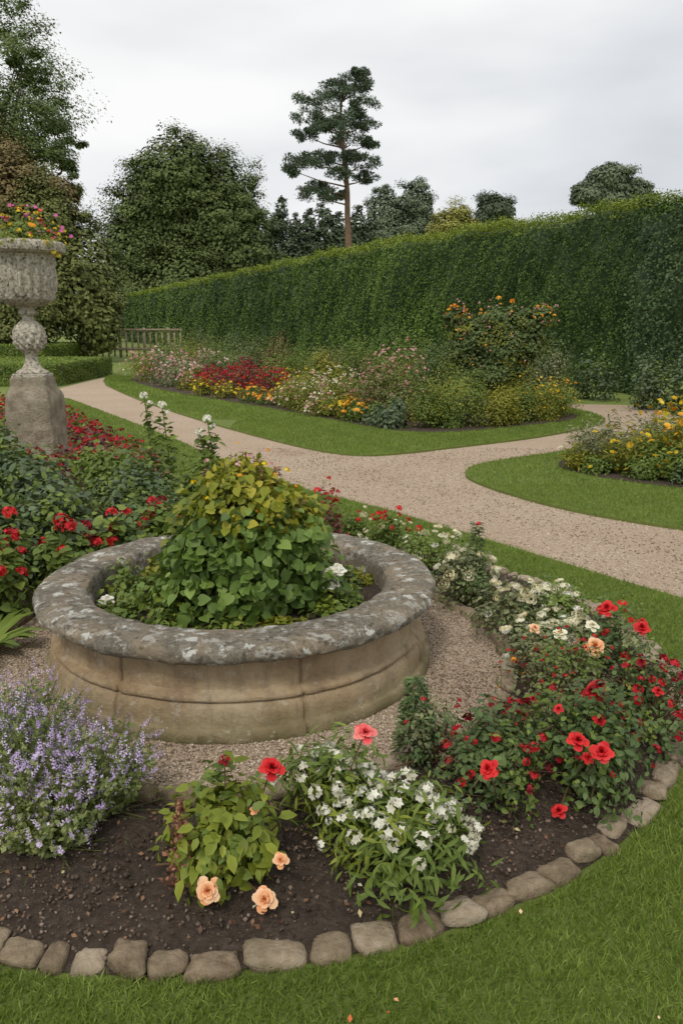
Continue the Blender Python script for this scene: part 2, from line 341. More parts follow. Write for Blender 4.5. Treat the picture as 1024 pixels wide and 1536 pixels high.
nearEdge=[(-7.5,21.3),(-4.92,16.8),(-2.94,13.3),(-1.66,10.8),(-.46,8.75),(.325,7.88),(1.09,6.78),(1.71,5.85),(2.27,5.05),(3.3,3.7),(6,1.2)]
path=nearEdge+[(9,1),(13,6),(11,13),(8.2,17.6),(6.9,18.7),(5.2,19.2),(-3,26),(-8.5,31),(-8.6,28),(-8.4,24)]
sheet('gravel_path',np.array(path),.006,M_gravel)
nearL=chaikin(nearEdge+[(6,-3),(-9,-3),(-12,8),(-12,20)],1)
cenL=chaikin([(-8.6,28),(-5.2,20.2),(-2.75,15.5),(-1.22,12.9),(-.35,11.6),(.265,11.1),(.9,11.35),(1.92,12.1),(3.16,13),(4.13,14.0),(5.1,15.2),(5.35,16.6),(5.1,18),(0,31),(-6,44),(-9.5,38)],2)
rigL=chaikin([(1.5,9.7),(1.72,10.35),(2.3,10.85),(3.19,11.5),(4.03,12.2),(5.9,13.5),(7.5,14),(9.3,12),(9.5,7),(8,3.6),(5.4,5.3),(3.08,6.93),(2.34,7.6),(1.85,8.4),(1.55,9.2)],2)
sheet('near_lawn',nearL,.035,M_lawn,.035); sheet('centre_lawn',cenL,.035,M_lawn,.035); sheet('side_lawn',rigL,.035,M_lawn,.035)
def poly_ring(c,r,n=96): return np.array([(c[0]+r*math.cos(2*math.pi*i/n),c[1]+r*math.sin(2*math.pi*i/n)) for i in range(n)])
leftBed=chaikin([(-8.6,21),(-5.9,16.4),(-3.9,12.9),(-2.55,10.4),(-1.7,8.3),(-.9,6.6),(-1.2,5.6),(-2,4.5),(-3.2,2.5),(-8,2.5),(-11,8),(-11,20)],2)
sheet('left_flower_bed_soil',leftBed,.040,M_soil)
cenBed=chaikin([(-7.4,27.5),(-5.5,23.6),(-3.94,21.0),(-1.2,17.2),(.4,14.5),(1.2,13.55),(2.0,13.6),(3.2,14.4),(4.6,15.5),(4.9,16.6),(4.6,18),(0,29),(-5,37),(-8,34)],2)
sheet('centre_flower_bed_soil',cenBed,.042,M_soil)
rigBed=chaikin([(2.75,10.2),(3.0,9.5),(3.8,8.7),(5.5,7.6),(8,6.5),(8.5,11),(6.5,12.6),(4.3,11.6),(3.1,10.9)],2)
sheet('side_flower_bed_soil',rigBed,.042,M_soil)
V=[];F=[];na=220;nr=18
for i in range(na):
    a=2*math.pi*i/na
    for j in range(nr):
        s=j/(nr-1); r=1.42+s*(2.28-1.42); x=FC[0]+r*math.cos(a); y=FC[1]+r*math.sin(a)
        z=.04+.045*math.sin(math.pi*s)+.035*mn.noise(Vector((x*5,y*5,0)))*math.sin(math.pi*s)+.014*mn.noise(Vector((x*22,y*22,3)))
        V.append((x,y,max(z,.0385)))
for i in range(na):
    for j in range(nr-1):
        F.append((i*nr+j,i*nr+j+1,((i+1)%na)*nr+j+1,((i+1)%na)*nr+j))
b=B(); b.raw(V,F); b.make('round_flower_bed_soil',[M_soil],smooth=True)
sheet('fountain_gravel_ring',poly_ring(FC,1.45),.045,M_gravel)
def ringpts(n,r0,r1,a0=0,a1=360):
    r=np.sqrt(rng.uniform(r0*r0,r1*r1,n)); a=np.radians(rng.uniform(a0,a1,n))
    return np.stack([FC[0]+r*np.cos(a),FC[1]+r*np.sin(a)],1)
n=19000; P=ringpts(n,1.46,2.24,170,440); s=(np.hypot(P[:,0]-FC[0],P[:,1]-FC[1])-1.42)/.86
b=B(); b.inst(OCT,np.column_stack([P,.042+.045*np.sin(np.pi*s)+rng.uniform(-.01,.012,n)]),frame(rdir(n),rdir(n)),rng.uniform(.002,.010,(n,3))*rng.uniform(.4,1.3,(n,1)),0,np.clip(rng.normal(.45,.27,n),0,1))
n=1100; P=ringpts(n,1.5,2.2,180,400); b.inst(LEAF4,np.column_stack([P,np.full(n,.088)]),upframe(n,.5),rng.uniform(.010,.024,n),1)
b.make('soil_crumbs',[M_chip,M_bronze])
n=16000; P=ringpts(n,1.0,1.42,150,400); b=B()
b.inst(OCT,np.column_stack([P,np.full(n,.047)]),frame(rdir(n),nrm(UP+rng.normal(size=(n,3))*.2)),np.column_stack([rng.uniform(.003,.009,(n,2)),rng.uniform(.002,.005,n)]),0); b.make('gravel_pebbles',[M_peb])
n=30000; P=np.column_stack([rng.uniform(-1.5,5,n),rng.uniform(4.5,12,n)]); P=P[inside(P,np.array(path))&~inside(P,cenL)&~inside(P,rigL)&~inside(P,nearL)]; n=len(P); b=B()
b.inst(OCT,np.column_stack([P,np.full(n,.008)]),frame(rdir(n),nrm(UP+rng.normal(size=(n,3))*.2)),np.column_stack([rng.uniform(.004,.014,(n,2)),rng.uniform(.002,.007,n)]),0); b.make('path_pebbles',[M_peb])
def grass(name,poly,specs,excl=()):
    b=B()
    for (x0,x1,y0,y1,dens,h,w,tm) in specs:
        n=int((x1-x0)*(y1-y0)*dens); P=np.column_stack([rng.uniform(x0,x1,n),rng.uniform(y0,y1,n)])
        k=inside(P,poly)
        for e in excl: k&=~inside(P,e)
        P=P[k]; n=len(P)
        if n==0: continue
        d=nrm(UP+rng.normal(size=(n,3))*[.55,.55,0]); nn=rng.normal(size=(n,3))*[1,1,.15]
        Fm=frame(nn,d); Rm=np.stack([Fm[:,:,0],Fm[:,:,2],Fm[:,:,1]],-1)
        pn=np.sin(P[:,0]*2.1+1+np.sin(P[:,1]*3))*np.sin(P[:,1]*1.7)*.10+np.sin(P[:,0]*9+np.sin(P[:,1]*7)*2)*np.sin(P[:,1]*11)*.12
        hh=h*rng.uniform(.4,1.25,n)*(1+pn)
        b.inst(tm,np.column_stack([P,np.full(n,.034)]),Rm,np.column_stack([np.full(n,w)*rng.uniform(.7,1.3,n),hh,hh]),0,np.clip(.42+pn+rng.normal(size=n)*.26,0,1))
    return b.make(name,[M_grass],va=.05)
ringO=poly_ring(FC,2.30)
grass('near_lawn_grass',nearL,[(-1.5,2.2,1.2,2.3,24000,.032,.0034,BLADE),(.4,2.5,2.3,2.8,20000,.034,.0036,BLADE),(.8,2.9,2.8,4.2,15000,.034,.004,BLADE1),(.3,3.8,4.2,6.2,9000,.036,.005,BLADE1),(-1.8,2.4,6.2,9.6,5000,.036,.007,BLADE1),(-8,-.4,9.6,21.5,1500,.04,.012,BLADE1)],(ringO,leftBed))
grass('side_lawn_grass',rigL,[(1.3,9,3.6,9,4500,.035,.007,BLADE1),(1.3,9.5,9,14,1800,.04,.010,BLADE1)],(rigBed,))
grass('centre_lawn_grass',cenL,[(-2,5.5,11,15.5,2600,.038,.010,BLADE1),(-6,5.5,15.5,21,1100,.045,.016,BLADE1),(-9,-3,21,30,600,.05,.024,BLADE1)],(cenBed,))
# ---------------------------------------------------------------- edging stones
def stone_tmpl(seed):
    V=[];F=[];nu,nv=24,13; ex=rng.uniform(.45,.72)
    tap=rng.normal()*.12; sk=rng.normal()*.10
    for j in range(nv):
        ph=-math.pi/2+math.pi*j/(nv-1)
        for i in range(nu):
            th=2*math.pi*i/nu
            f=lambda t,e: math.copysign(abs(t)**e,t)
            x=f(math.cos(ph),.5)*f(math.cos(th),ex); y=f(math.cos(ph),.5)*f(math.sin(th),ex); z=f(math.sin(ph),.75)
            k=1+.24*mn.noise(Vector((x*1.1+seed*7,y*1.1,z*.5)))+.10*mn.noise(Vector((x*3.5+seed*7,y*3.5,z*3)))
            V.append(((x*(1+tap*y)+sk*y)*k,y*k*(1+tap*.5*x),z*(1+.3*mn.noise(Vector((x*2+seed*3,y*2,5)))+.14*mn.noise(Vector((x*6+seed*3,y*6,9))))))
    for j in range(nv-1):
        for i in range(nu):
            F.append((j*nu+i,j*nu+(i+1)%nu,(j+1)*nu+(i+1)%nu,(j+1)*nu+i))
    return T(V,F)
ST=[stone_tmpl(i) for i in range(16)]
def stones(name,r,a0,a1,L0,L1,depth,h,z):
    b=B(); a=a0
    while a<a1:
        L=rng.uniform(L0,L1)*(1 if rng.random()>.3 else .62); da=math.degrees(L/r); am=R(a+da/2)
        rr=r+rng.normal()*.010; p=[FC[0]+rr*math.cos(am),FC[1]+rr*math.sin(am),z+rng.normal()*.005]
        t=np.array([[-math.sin(am+rng.normal()*.09),math.cos(am+rng.normal()*.09),rng.normal()*.06]]); u=np.array([[rng.normal()*.10,rng.normal()*.10,1]])
        b.inst(ST[rng.integers(len(ST))],[p],frame(t,u),np.array([[depth/2*rng.uniform(.8,1.15),L/2*1.03,h*rng.uniform(.8,1.15)]]),0,np.array([rng.uniform(.15,.9)]))
        a+=da+math.degrees(rng.uniform(.0,.016)/r)
    return b.make(name,[M_stone],smooth=True,va=0)
stones('outer_stone_edging',2.245,-160,-22,.11,.20,.10,.026,.044)
stones('outer_stone_edging',2.245,-22,75,.06,.12,.15,.024,.044)
stones('inner_stone_edging',1.45,-200,110,.10,.2,.085,.035,.055)
# ---------------------------------------------------------------- fountain
def revolve(prof,seg,joints=(),jd=.006,bump=0):
    V=[];F=[];n=len(prof)
    for i in range(seg):
        a=2*math.pi*i/seg; ind=0
        for ja in joints:
            dd=abs((math.degrees(a)-ja+180)%360-180)
            if dd<.3: ind=jd
        for (r,z) in prof:
            q=1+bump*mn.noise(Vector((math.cos(a)*6,math.sin(a)*6,z*9)))+.5*bump*mn.noise(Vector((math.cos(a)*25,math.sin(a)*25,z*30)))
            rr=(r-ind)*q
            V.append((rr*math.cos(a),rr*math.sin(a),z-(ind*.5 if r<1.04 and z>.44 else 0)+bump*.6*mn.noise(Vector((math.cos(a)*9,math.sin(a)*9,r*9)))))
    for i in range(seg):
        for j in range(n-1):
            k=(i+1)%seg; F.append((i*n+j,k*n+j,k*n+j+1,i*n+j+1))
    return V,F
def part(name,V,F,mat,parent=None,smooth=True,loc=(0,0,0)):
    me=bpy.data.meshes.new(name); me.from_pydata(V,[],F); me.materials.append(mat)
    if smooth: me.polygons.foreach_set('use_smooth',[True]*len(F))
    me.update(); ob=bpy.data.objects.new(name,me); sc.collection.objects.link(ob)
    if parent: ob.parent=parent
    ob.location=loc
    try: me.set_sharp_from_angle(angle=R(35))
    except Exception: pass
    return ob
ft=bpy.data.objects.new('stone_fountain_basin',None); ft.location=(FC[0],FC[1],.04); sc.collection.objects.link(ft)
wall=[(1.030,0),(1.036,.012),(1.034,.05),(1.028,.06),(1.012,.064),(1.008,.070),(1.006,.085),(1.003,.12),(.996,.145),(.984,.162),(.972,.168),(.972,.172),(.984,.178),(.987,.185),(.985,.196),(.975,.206),(.953,.212),(.948,.218),(.947,.24),(.947,.30),(.947,.345),(.950,.355),(.962,.362),(.966,.368)]
V,F=revolve(wall,900,[243,293,343,25,67,109,151,197],.012,.006)
part('wall',V,F,M_wall,ft)
rim=[(.955,.366),(1.01,.368),(1.035,.374),(1.050,.388),(1.056,.405),(1.054,.422),(1.042,.438),(1.022,.447),(.99,.452),(.93,.455),(.86,.452),(.81,.447),(.795,.438),(.787,.42),(.785,.39),(.783,.33),(.78,.2)]
V,F=revolve(rim,720,[278,327,15,63,112,160,206,240],.006,.013)
part('rim',V,F,M_rim,ft)
V=[(0,0,.345)];F=[]
for j in range(1,13):
    for i in range(72):
        a=2*math.pi*i/72; r=.79*j/12; V.append((r*math.cos(a),r*math.sin(a),.315+.03*mn.noise(Vector((r*math.cos(a)*6,r*math.sin(a)*6,1)))+(.03*(1-j/12))))
for i in range(72): F.append((0,1+i,1+(i+1)%72))
for j in range(11):
    for i in range(72): F.append((1+j*72+i,1+(j+1)*72+i,1+(j+1)*72+(i+1)%72,1+j*72+(i+1)%72))
part('basin_soil',V,F,M_soil,ft)
# leafy shrub in basin
b=B(); c0=np.array([-.50,4.05,.36]); n=3600
ncl=84; ch=(np.arange(ncl)+.5)/ncl; ca=np.arange(ncl)*2.4; crd=.36*(1-ch**2.3)**.60*rng.uniform(.75,1.18,ncl)
CC=np.column_stack([np.cos(ca)*crd*1.05,np.sin(ca)*crd*.95,ch*.66+.03+rng.normal(size=ncl)*.02]); k=rng.integers(0,ncl,n)
u=rdir(n); u[:,2]=u[:,2]*.8+.15
P=CC[k]+u*rng.uniform(.45,1.25,(n,1))*.105*np.array([1,1,.85]); P[:,2]=np.maximum(P[:,2],.015)
out=nrm(P*[1,1,0]+1e-4)
nn=nrm(u*.45+out*.4+UP*.6+rng.normal(size=(n,3))*.5)
dd=out*.7-UP*.35+rng.normal(size=(n,3))*.7
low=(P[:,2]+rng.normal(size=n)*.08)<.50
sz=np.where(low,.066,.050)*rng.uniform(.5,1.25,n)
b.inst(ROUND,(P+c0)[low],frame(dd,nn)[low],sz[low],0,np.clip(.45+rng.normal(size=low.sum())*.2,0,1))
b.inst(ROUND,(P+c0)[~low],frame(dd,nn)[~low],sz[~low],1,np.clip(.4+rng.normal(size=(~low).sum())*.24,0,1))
for i in range(60):
    a=rng.random()*6.28; r=rng.uniform(0,.34); p=c0+[math.cos(a)*r*1.1,math.sin(a)*r,.72+rng.uniform(-.03,.10)-r*r*2.4]; b.tube([c0+[math.cos(a)*r*.5,math.sin(a)*r*.5,.2],p],[.004,.002],2,5)
    k=7; b.inst(LEAF,np.repeat(p[None],k,0)-np.column_stack([np.zeros((k,2)),rng.uniform(0,.08,k)]),frame(rdir(k)+UP*.5,nrm(UP+rng.normal(size=(k,3))*.6)),rng.uniform(.025,.05,k),3 if rng.random()<.2 else 1)
flowers_dome(b,c0,.38,.36,.74,24,.016,4,CLUS2,.5,1.05); flowers_dome(b,c0,.34,.32,.76,12,.014,5,CLUS2,.9,1.05); flowers_dome(b,c0,.34,.32,.76,14,.014,6,CLUS2,.9,1.05)
b.tube([c0,c0+[0,.01,.5]],[.02,.01],2)
b.make('leafy_basin_shrub',[M_mound,M_moundt,M_bstem,M_bronze,F_yel,F_pink,F_org],c0)
for (x,y,r,h,m) in ((-1.08,4.05,.18,.19,M_g1),(-1.0,4.4,.18,.18,M_g6),(-1.2,4.25,.13,.16,M_g1),(-.15,4.55,.18,.16,M_g1),(-.02,4.25,.15,.14,M_g2),(-.75,4.65,.17,.17,M_g1),(-.88,3.82,.16,.13,M_g1),(-.10,4.0,.14,.15,M_g3),(-.06,3.8,.15,.10,M_g1),(-1.15,3.82,.15,.09,M_g1),(.08,4.4,.1,.1,M_g6),(-.55,3.6,.2,.08,M_g1),(-.3,3.63,.15,.07,M_g6),(-.85,3.62,.14,.06,M_g1),(.05,4.05,.1,.1,M_g1)):
    bush('basin_seedling',(x,y,.34),r,h,230,.045,m,tmpl=LEAF,nst=5,sr=.003,leaf2=M_g3,f2=.15)
b=B()
for (x,y,z,s) in ((-.055,3.93,.50,.034),(-.02,3.90,.585,.034),(-.075,3.90,.57,.024),(-1.23,3.96,.40,.03)):
    flower_at(b,(x,y,z),s*1.25,0,ROSE,(.1,-.3,.9),(x,y+.03,.36),1)
    b.inst(ST[1],[[x,y,z]],frame(rdir(1),np.array([[0,0,1.]])),s*.8,0)
b.make('white_flower_buds',[F_wht,M_stem])
# ---------------------------------------------------------------- urn on pedestal
urn=bpy.data.objects.new('stone_urn_on_pedestal',None); urn.location=(-3.82,10,0); sc.collection.objects.link(urn)
prof=[(.19,1.22),(.195,1.25),(.18,1.27),(.12,1.30),(.085,1.36),(.07,1.43),(.075,1.47),(.11,1.50),(.12,1.515),(.155,1.54),(.185,1.60),(.195,1.68),(.18,1.76),(.14,1.82),(.10,1.86),(.072,1.88),(.068,1.92),(.10,1.95),(.11,1.98),(.085,2.0),(.11,2.03),(.22,2.06),(.31,2.12),(.345,2.22),(.355,2.36),(.352,2.50),(.36,2.60),(.38,2.63),(.45,2.65),(.485,2.67),(.495,2.71),(.49,2.76),(.46,2.785),(.41,2.79),(.37,2.76),(.35,2.68),(.0,2.66)]
def dens(prof,k=3):
    o=[]
    for (a,b_) in zip(prof[:-1],prof[1:]):
        for i in range(k): t=i/k; o.append((a[0]+(b_[0]-a[0])*t,a[1]+(b_[1]-a[1])*t))
    return o+[prof[-1]]
prof=dens(prof); V=[];F=[];seg=220; n=len(prof)
for i in range(seg):
    a=2*math.pi*i/seg
    for (r,z) in prof:
        k=1
        if 2.08<z<2.60:
            w=math.sin(a*22+math.floor((z-2.08)/.052)%2*math.pi)*math.sin((z-2.08)/.052*math.pi); k=1+.07*w+.03*mn.noise(Vector((math.cos(a)*9,math.sin(a)*9,z*12)))
        if 1.52<z<1.86: k=1+.08*math.sin(a*12+z*22)*math.sin(z*48)
        if z>2.64: k=1+.015*math.sin(a*34)
        V.append((r*k*math.cos(a),r*k*math.sin(a),z))
for i in range(seg):
    for j in range(n-1):
        k=(i+1)%seg; F.append((i*n+j,k*n+j,k*n+j+1,i*n+j+1))
part('urn',V,F,M_urn,urn)
def sqprof(prof,mat,name,parent,e=.25,loc=(0,0,0)):
    V=[];F=[];seg=64;n=len(prof)
    for i in range(seg):
        a=2*math.pi*(i+.5)/seg; cx=math.copysign(abs(math.cos(a))**e,math.cos(a)); sx=math.copysign(abs(math.sin(a))**e,math.sin(a))
        for (r,z) in prof:
            q=1+.06*mn.noise(Vector((cx*2,sx*2,z*4)))+.03*mn.noise(Vector((cx*7,sx*7,z*11))); V.append((r*cx*q,r*sx*q,z))
    for i in range(seg):
        for j in range(n-1):
            k=(i+1)%seg; F.append((i*n+j,k*n+j,k*n+j+1,i*n+j+1))
    return part(name,V,F,mat,parent,loc=loc)
sqprof(dens([(.36,0),(.36,.15),(.33,.2),(.295,.25),(.29,.6),(.29,.84),(.285,.92),(.265,1.0),(.235,1.06),(.22,1.10),(.215,1.17),(.20,1.2),(0,1.205)],3),M_ped,'pedestal',urn,.2)
sqprof([(.195,1.195),(.20,1.20),(.20,1.225),(.19,1.235),(0,1.236)],M_urn,'foot_slab',urn)
uc=(-3.82,10,2.70)
b=B(); leaves_dome(b,uc,.46,.46,.34,1100,.06,0,LEAF,14); leaves_dome(b,uc,.52,.5,.16,450,.05,1,LEAF,10)
for (m,nf,s,t) in ((2,16,.036,CLUS),(3,18,.030,CLUS2),(4,40,.028,CLUS2),(5,10,.035,DAISY)):
    flowers_dome(b,uc,.48,.46,.42,nf,s,m,t,.15,1.08,0)
for p in ((.42,-.15,-.02),(.46,.0,.03),(.38,-.28,.05),(.46,-.1,-.08),(.44,-.2,-.05)): flower_at(b,np.array(uc)+p,.04,4,CLUS2,(.5,-.5,.5))
for p in ((.5,.0,.25),(.40,.1,.40),(.52,-.1,.2),(.6,0,.15),(.2,0,.48),(-.1,0,.5)): flower_at(b,np.array(uc)+p,.03,3,FLOR,(.3,-.8,.4),np.array(uc)+[.2,0,.1],1)
o=b.make('urn_flowers',[M_g1,M_g6,F_coral,F_mag,F_yel,F_org],(0,0,0)); o.parent=urn; o.location=(3.82,-10,0)
# ---------------------------------------------------------------- hedges
def hp(Y): return 7.5+.443*(23.2-Y)
def hedge(name,Y0,Y1,H,H1,off,thick,mat,mat2,base_size,dens,d0):
    dv=nrm(np.array([[-.443,1,0.]]))[0]; nv=np.array([-dv[1],dv[0],0.])
    if nv[0]>0: nv=-nv
    p0=np.array([hp(Y0),Y0,0.])+nv*off; L=(Y1-Y0)/dv[1]
    b=B()
    def wob(s,z): return .12*np.sin(s*1.3+1)+.10*np.sin(s*.55)+.07*np.sin(s*4.1+z*1.3+np.sin(z*2))+.08*np.sin(z*2.2+s*.8)+.09*np.sin(s*6.3+z*1.7)*np.sin(z*5.1+s*2.3)
    def toph(s): return H+(H1-H)*np.minimum(1,s/18)+.07*np.sin(s*.9)+.06*np.sin(s*2.7)+.03*np.sin(s*6.1)
    ns=int(L/.8)+2; ss=np.linspace(0,L,ns); V=[];F=[]
    for s in ss:
        for (o,zf) in ((0,0),(0,.5),(0.02,.97),(-.12,1.0),(-thick+.1,1.0),(-thick,.96),(-thick,0)):
            w=wob(s,zf*H) if o>-.5 else 0
            q=p0+dv*s+nv*(o+w-.26); V.append((q[0],q[1],zf*(toph(s)-.12)))
    for i in range(ns-1):
        for j in range(6): F.append((i*7+j,(i+1)*7+j,(i+1)*7+j+1,i*7+j+1))
    b.raw(V,F,2,.3)
    for i in (0,ns-1):
        k=i*7; b.raw(V[k:k+7],[(0,1,2,3),(0,3,4),(0,4,5),(0,5,6)],2,.3)
    M=2000; sg=np.linspace(0,L,M); pg=p0[None]+dv[None]*sg[:,None]; dist=np.linalg.norm(pg,axis=1); size=base_size*(dist/d0)**.8
    dn=dens*(base_size/size)**2
    cdf=np.cumsum(dn); tot=cdf[-1]*L/M; cdf/=cdf[-1]
    for part_,area,mi in (('f',H,0),('t',thick,1),('b',H*.25,0)):
        n=int(tot*area*(1.0 if part_!='t' else .8)); s=np.interp(rng.random(n),cdf,sg); sz=np.interp(s,sg,size)
        if part_=='f':
            z=rng.random(n)*toph(s); o=wob(s,z)+rng.uniform(-.18,.08,n)-.1*(z>H*.96)
            seam=np.abs((s/3.1+.3*np.sin(s*.21))%1-.5)<.02; o-=.12*seam
            base=nv[None]
        elif part_=='t':
            o=rng.uniform(-thick,.05,n); z=toph(s)+rng.uniform(-.1,.10,n)+np.abs(rng.normal(size=n))*.07; base=UP[None]
        else:
            o=np.full(n,-thick)+rng.uniform(-.08,.08,n); z=rng.random(n)*H; base=-nv[None]; sz=sz*1.8
        P=p0[None]+dv[None]*s[:,None]+nv[None]*o[:,None]; P[:,2]=z
        nn=nrm(base*.8+UP*.45+rng.normal(size=(n,3))*.5); dd=rng.normal(size=(n,3))+UP*(.9 if part_=='t' else 0)
        if part_=='f':
            sec=np.sin(np.floor(s/3.1+.3*np.sin(s*.21)+.5)*12.9898)*.14
            val=.40+rng.normal(size=n)*.10+.10*np.sin(s*.8+z*.4)*np.sin(z*1.1+s*.23)+sec+np.clip((s-10)/30,-.25,.2)
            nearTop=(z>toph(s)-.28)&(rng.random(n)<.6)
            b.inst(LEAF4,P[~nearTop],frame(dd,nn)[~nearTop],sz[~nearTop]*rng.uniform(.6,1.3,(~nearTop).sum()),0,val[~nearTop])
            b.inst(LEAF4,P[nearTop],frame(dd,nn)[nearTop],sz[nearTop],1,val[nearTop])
        else: b.inst(LEAF4,P,frame(dd,nn),sz*rng.uniform(.6,1.3,n),mi,.45+rng.normal(size=n)*.2)
    n=int(thick*H*dens*.5); P=p0[None]-dv[None]*rng.uniform(-.1,.1,(n,1))+nv[None]*rng.uniform(-thick,.1,(n,1)); P[:,2]=rng.random(n)*H
    b.inst(LEAF4,P,frame(rdir(n),nrm(-dv[None]+rng.normal(size=(n,3))*.5)),base_size,0)
    return b.make(name,[mat,mat2,M_yew],vf=1.1,va=.06)
hedge('tall_clipped_hedge',21.5,101,4.95,5.35,0,2.2,M_hedge,M_hedgetop,.068,860,22)
hedge('dark_yew_hedge',11,22.0,4.7,4.8,.5,2.6,M_yew,M_hedge,.085,560,20)
def boxhedge(name,x0,x1,y0,y1,h,n,sz):
    b=B(); e=.06
    V=[(x,y,z) for z in (0,h-.04) for x,y in ((x0+e,y0+e),(x1-e,y0+e),(x1-e,y1-e),(x0+e,y1-e))]
    b.raw(V,[(4,5,6,7),(0,1,5,4),(1,2,6,5),(2,3,7,6),(3,0,4,7)],1,.3)
    k=int(n*.6); P=np.column_stack([rng.uniform(x0,x1,k),rng.uniform(y0,y1,k),h+rng.uniform(-.03,.03,k)])
    b.inst(LEAF4,P,frame(rdir(k),nrm(UP+rng.normal(size=(k,3))*.5)),sz,2)
    k=int(n*.3); P=np.column_stack([rng.uniform(x0,x1,k),y0+rng.uniform(-.03,.03,k),rng.uniform(0,h,k)])
    b.inst(LEAF4,P,frame(rdir(k),nrm(np.array([[0,-1,.3]])+rng.normal(size=(k,3))*.5)),sz,0)
    k=int(n*.25); P=np.column_stack([x1+rng.uniform(-.03,.03,k),rng.uniform(y0,y1,k),rng.uniform(0,h,k)])
    b.inst(LEAF4,P,frame(rdir(k),nrm(np.array([[1,0,.3]])+rng.normal(size=(k,3))*.5)),sz,0)
    b.make(name,[M_g1,M_yew,M_grass])
boxhedge('low_box_hedge',-18,-8.8,24.8,31,.66,36000,.07)
boxhedge('low_box_hedge',-24,-13.4,36.5,44,.95,22000,.10)
fe=bpy.data.objects.new('wooden_rail_fence',None); fe.location=(0,0,0); sc.collection.objects.link(fe)
def box(b,c,s,val=.5,mat=0):
    x,y,z=[q/2 for q in s]; V=[(c[0]+i*x,c[1]+j*y,c[2]+k*z) for k in (-1,1) for i,j in ((-1,-1),(1,-1),(1,1),(-1,1))]
    b.raw(V,[(3,2,1,0),(4,5,6,7),(0,1,5,4),(1,2,6,5),(2,3,7,6),(3,0,4,7)],mat,val)
b=B()
for i in range(15): box(b,(-14.6+i*.36,48.5,.85),(.09 if i%4 else .16,.08,1.6+(.2 if i%4==0 else 0)))
o=b.make('posts',[M_wood]); o.parent=fe
b=B(); box(b,(-12.1,48.40,1.62),(5.3,.06,.12)); box(b,(-12.1,48.40,.5),(5.3,.06,.12)); o=b.make('rails',[M_wood]); o.parent=fe
# ---------------------------------------------------------------- trees
def crown(b,lobes,ncl,nlf,size,mat,crs=.26,flat=1.,core=True,tm=LEAF4):
    vols=np.array([l[3]*l[4]*l[5] for l in lobes])**.67; vols/=vols.sum()
    for l,w in zip(lobes,vols):
        c=np.array(l[:3],float); r=np.array(l[3:6],float); m=l[6] if len(l)>6 else mat
        k=max(5,int(ncl*w)); d=rdir(k); cc=c+d*r*rng.uniform(.62,1.0,(k,1))
        cr=crs*r.min()*rng.uniform(.5,1.35,k); n=int(nlf*w); j=rng.integers(0,k,n); u=rdir(n); u[:,2]=u[:,2]*.8+.2
        P=cc[j]+u*cr[j][:,None]*rng.uniform(.3,1.2,(n,1))*np.array([1.2,1.2,.85*flat])
        nn=nrm(u*.6+UP*.7+d[j]*.4+rng.normal(size=(n,3))*.32); val=.44+rng.normal(size=n)*.10+rng.normal(size=k)[j]*.12
        b.inst(tm,P,frame(rdir(n)-UP*.3,nn),size*rng.uniform(.5,1.3,n),m,val)
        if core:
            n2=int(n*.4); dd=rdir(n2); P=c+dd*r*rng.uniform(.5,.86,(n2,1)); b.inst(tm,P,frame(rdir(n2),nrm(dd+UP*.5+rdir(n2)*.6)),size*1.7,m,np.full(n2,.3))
def trunk(b,base,top,r0,lobes,mat,nl=8,sides=9):
    base=np.array(base,float);top=np.array(top,float)
    ts=np.linspace(0,1,7); pts=[base+(top-base)*t+np.array([math.sin(t*5)*.02,math.cos(t*4)*.02,0])*np.linalg.norm(top-base)*.5 for t in ts]
    pts[0]=base; b.tube(pts,[r0*(1.35 if t==0 else 1)*(1-.8*t) for t in ts],mat,sides)
    for i in range(nl):
        l=lobes[i%len(lobes)]; e=np.array(l[:3])+rdir(1)[0]*np.array(l[3:6])*.6; t=rng.uniform(.3,.85); s=base+(top-base)*t
        m=(s+e)/2+[0,0,-.04*np.linalg.norm(e-s)]; rr=r0*(1-.8*t)*.55
        b.tube([s,m,e],[rr,rr*.6,rr*.15],mat,6)
def tree(name,base,top,r0,lobes,ncl,nlf,size,leaf,crs=.26,bark=None,nl=10,mats=None,flat=1.,core=True):
    b=B(); mm=[leaf,bark or M_bark]+(mats or [])
    trunk(b,base,top,r0,lobes,1,nl); crown(b,lobes,ncl,nlf,size,0,crs,flat,core); return b.make(name,mm,base,vf=.6,va=.06)
L=[(-19.3,106,12,10.4,8,11),(-22,104,16,7.2,6,7),(-16.5,104,17,7.2,6,7),(-26,104,10,5.8,6,8),(-12.8,103,11,5.4,6,7.5),(-13,102,5.5,6.5,5,5),(-24,102,5,6,5,5),(-19,100,6,7,5,6),(-19.5,101,19.5,5.8,5,5.4),(-14.5,102,14.5,5.7,5,5)]
tree('broadleaf_tree',(-19,106,0),(-19,106,16),.8,L,560,130000,.31,M_treeD,.20)
L=[(-23,56,16,6,6,5),(-20,55,14.5,3.2,3.5,3.4),(-19.6,54,11,3.2,3,2.6),(-21.5,55,19,3.4,3.5,2.8),(-26,56,14,6,6,7),(-18.3,55,9.6,2.0,2,1.6),(-18.2,55,12.8,2.2,2,1.2),(-20.3,55,17.3,1.6,2,1.0),(-17.6,55,11,1.4,1.5,.8)]
tree('oak_tree',(-25,57,0),(-23,56,17),.6,L,300,80000,.19,M_treeM,.27,nl=24,core=False)
L=[(-16.8,43,7.4,2.8,3,3.2,2),(-18.5,44,8,3.5,3,4,2),(-14.9,42,6.2,2.3,2.5,3.2),(-13.3,42,4.0,2.3,2.3,3.6),(-16,41,3.2,3,2.5,3.2),(-12.3,42,2.3,1.4,1.6,2.2),(-19,42,4,3.2,3,4),(-14.2,42.2,8.0,1.2,1.5,1.5,2)]
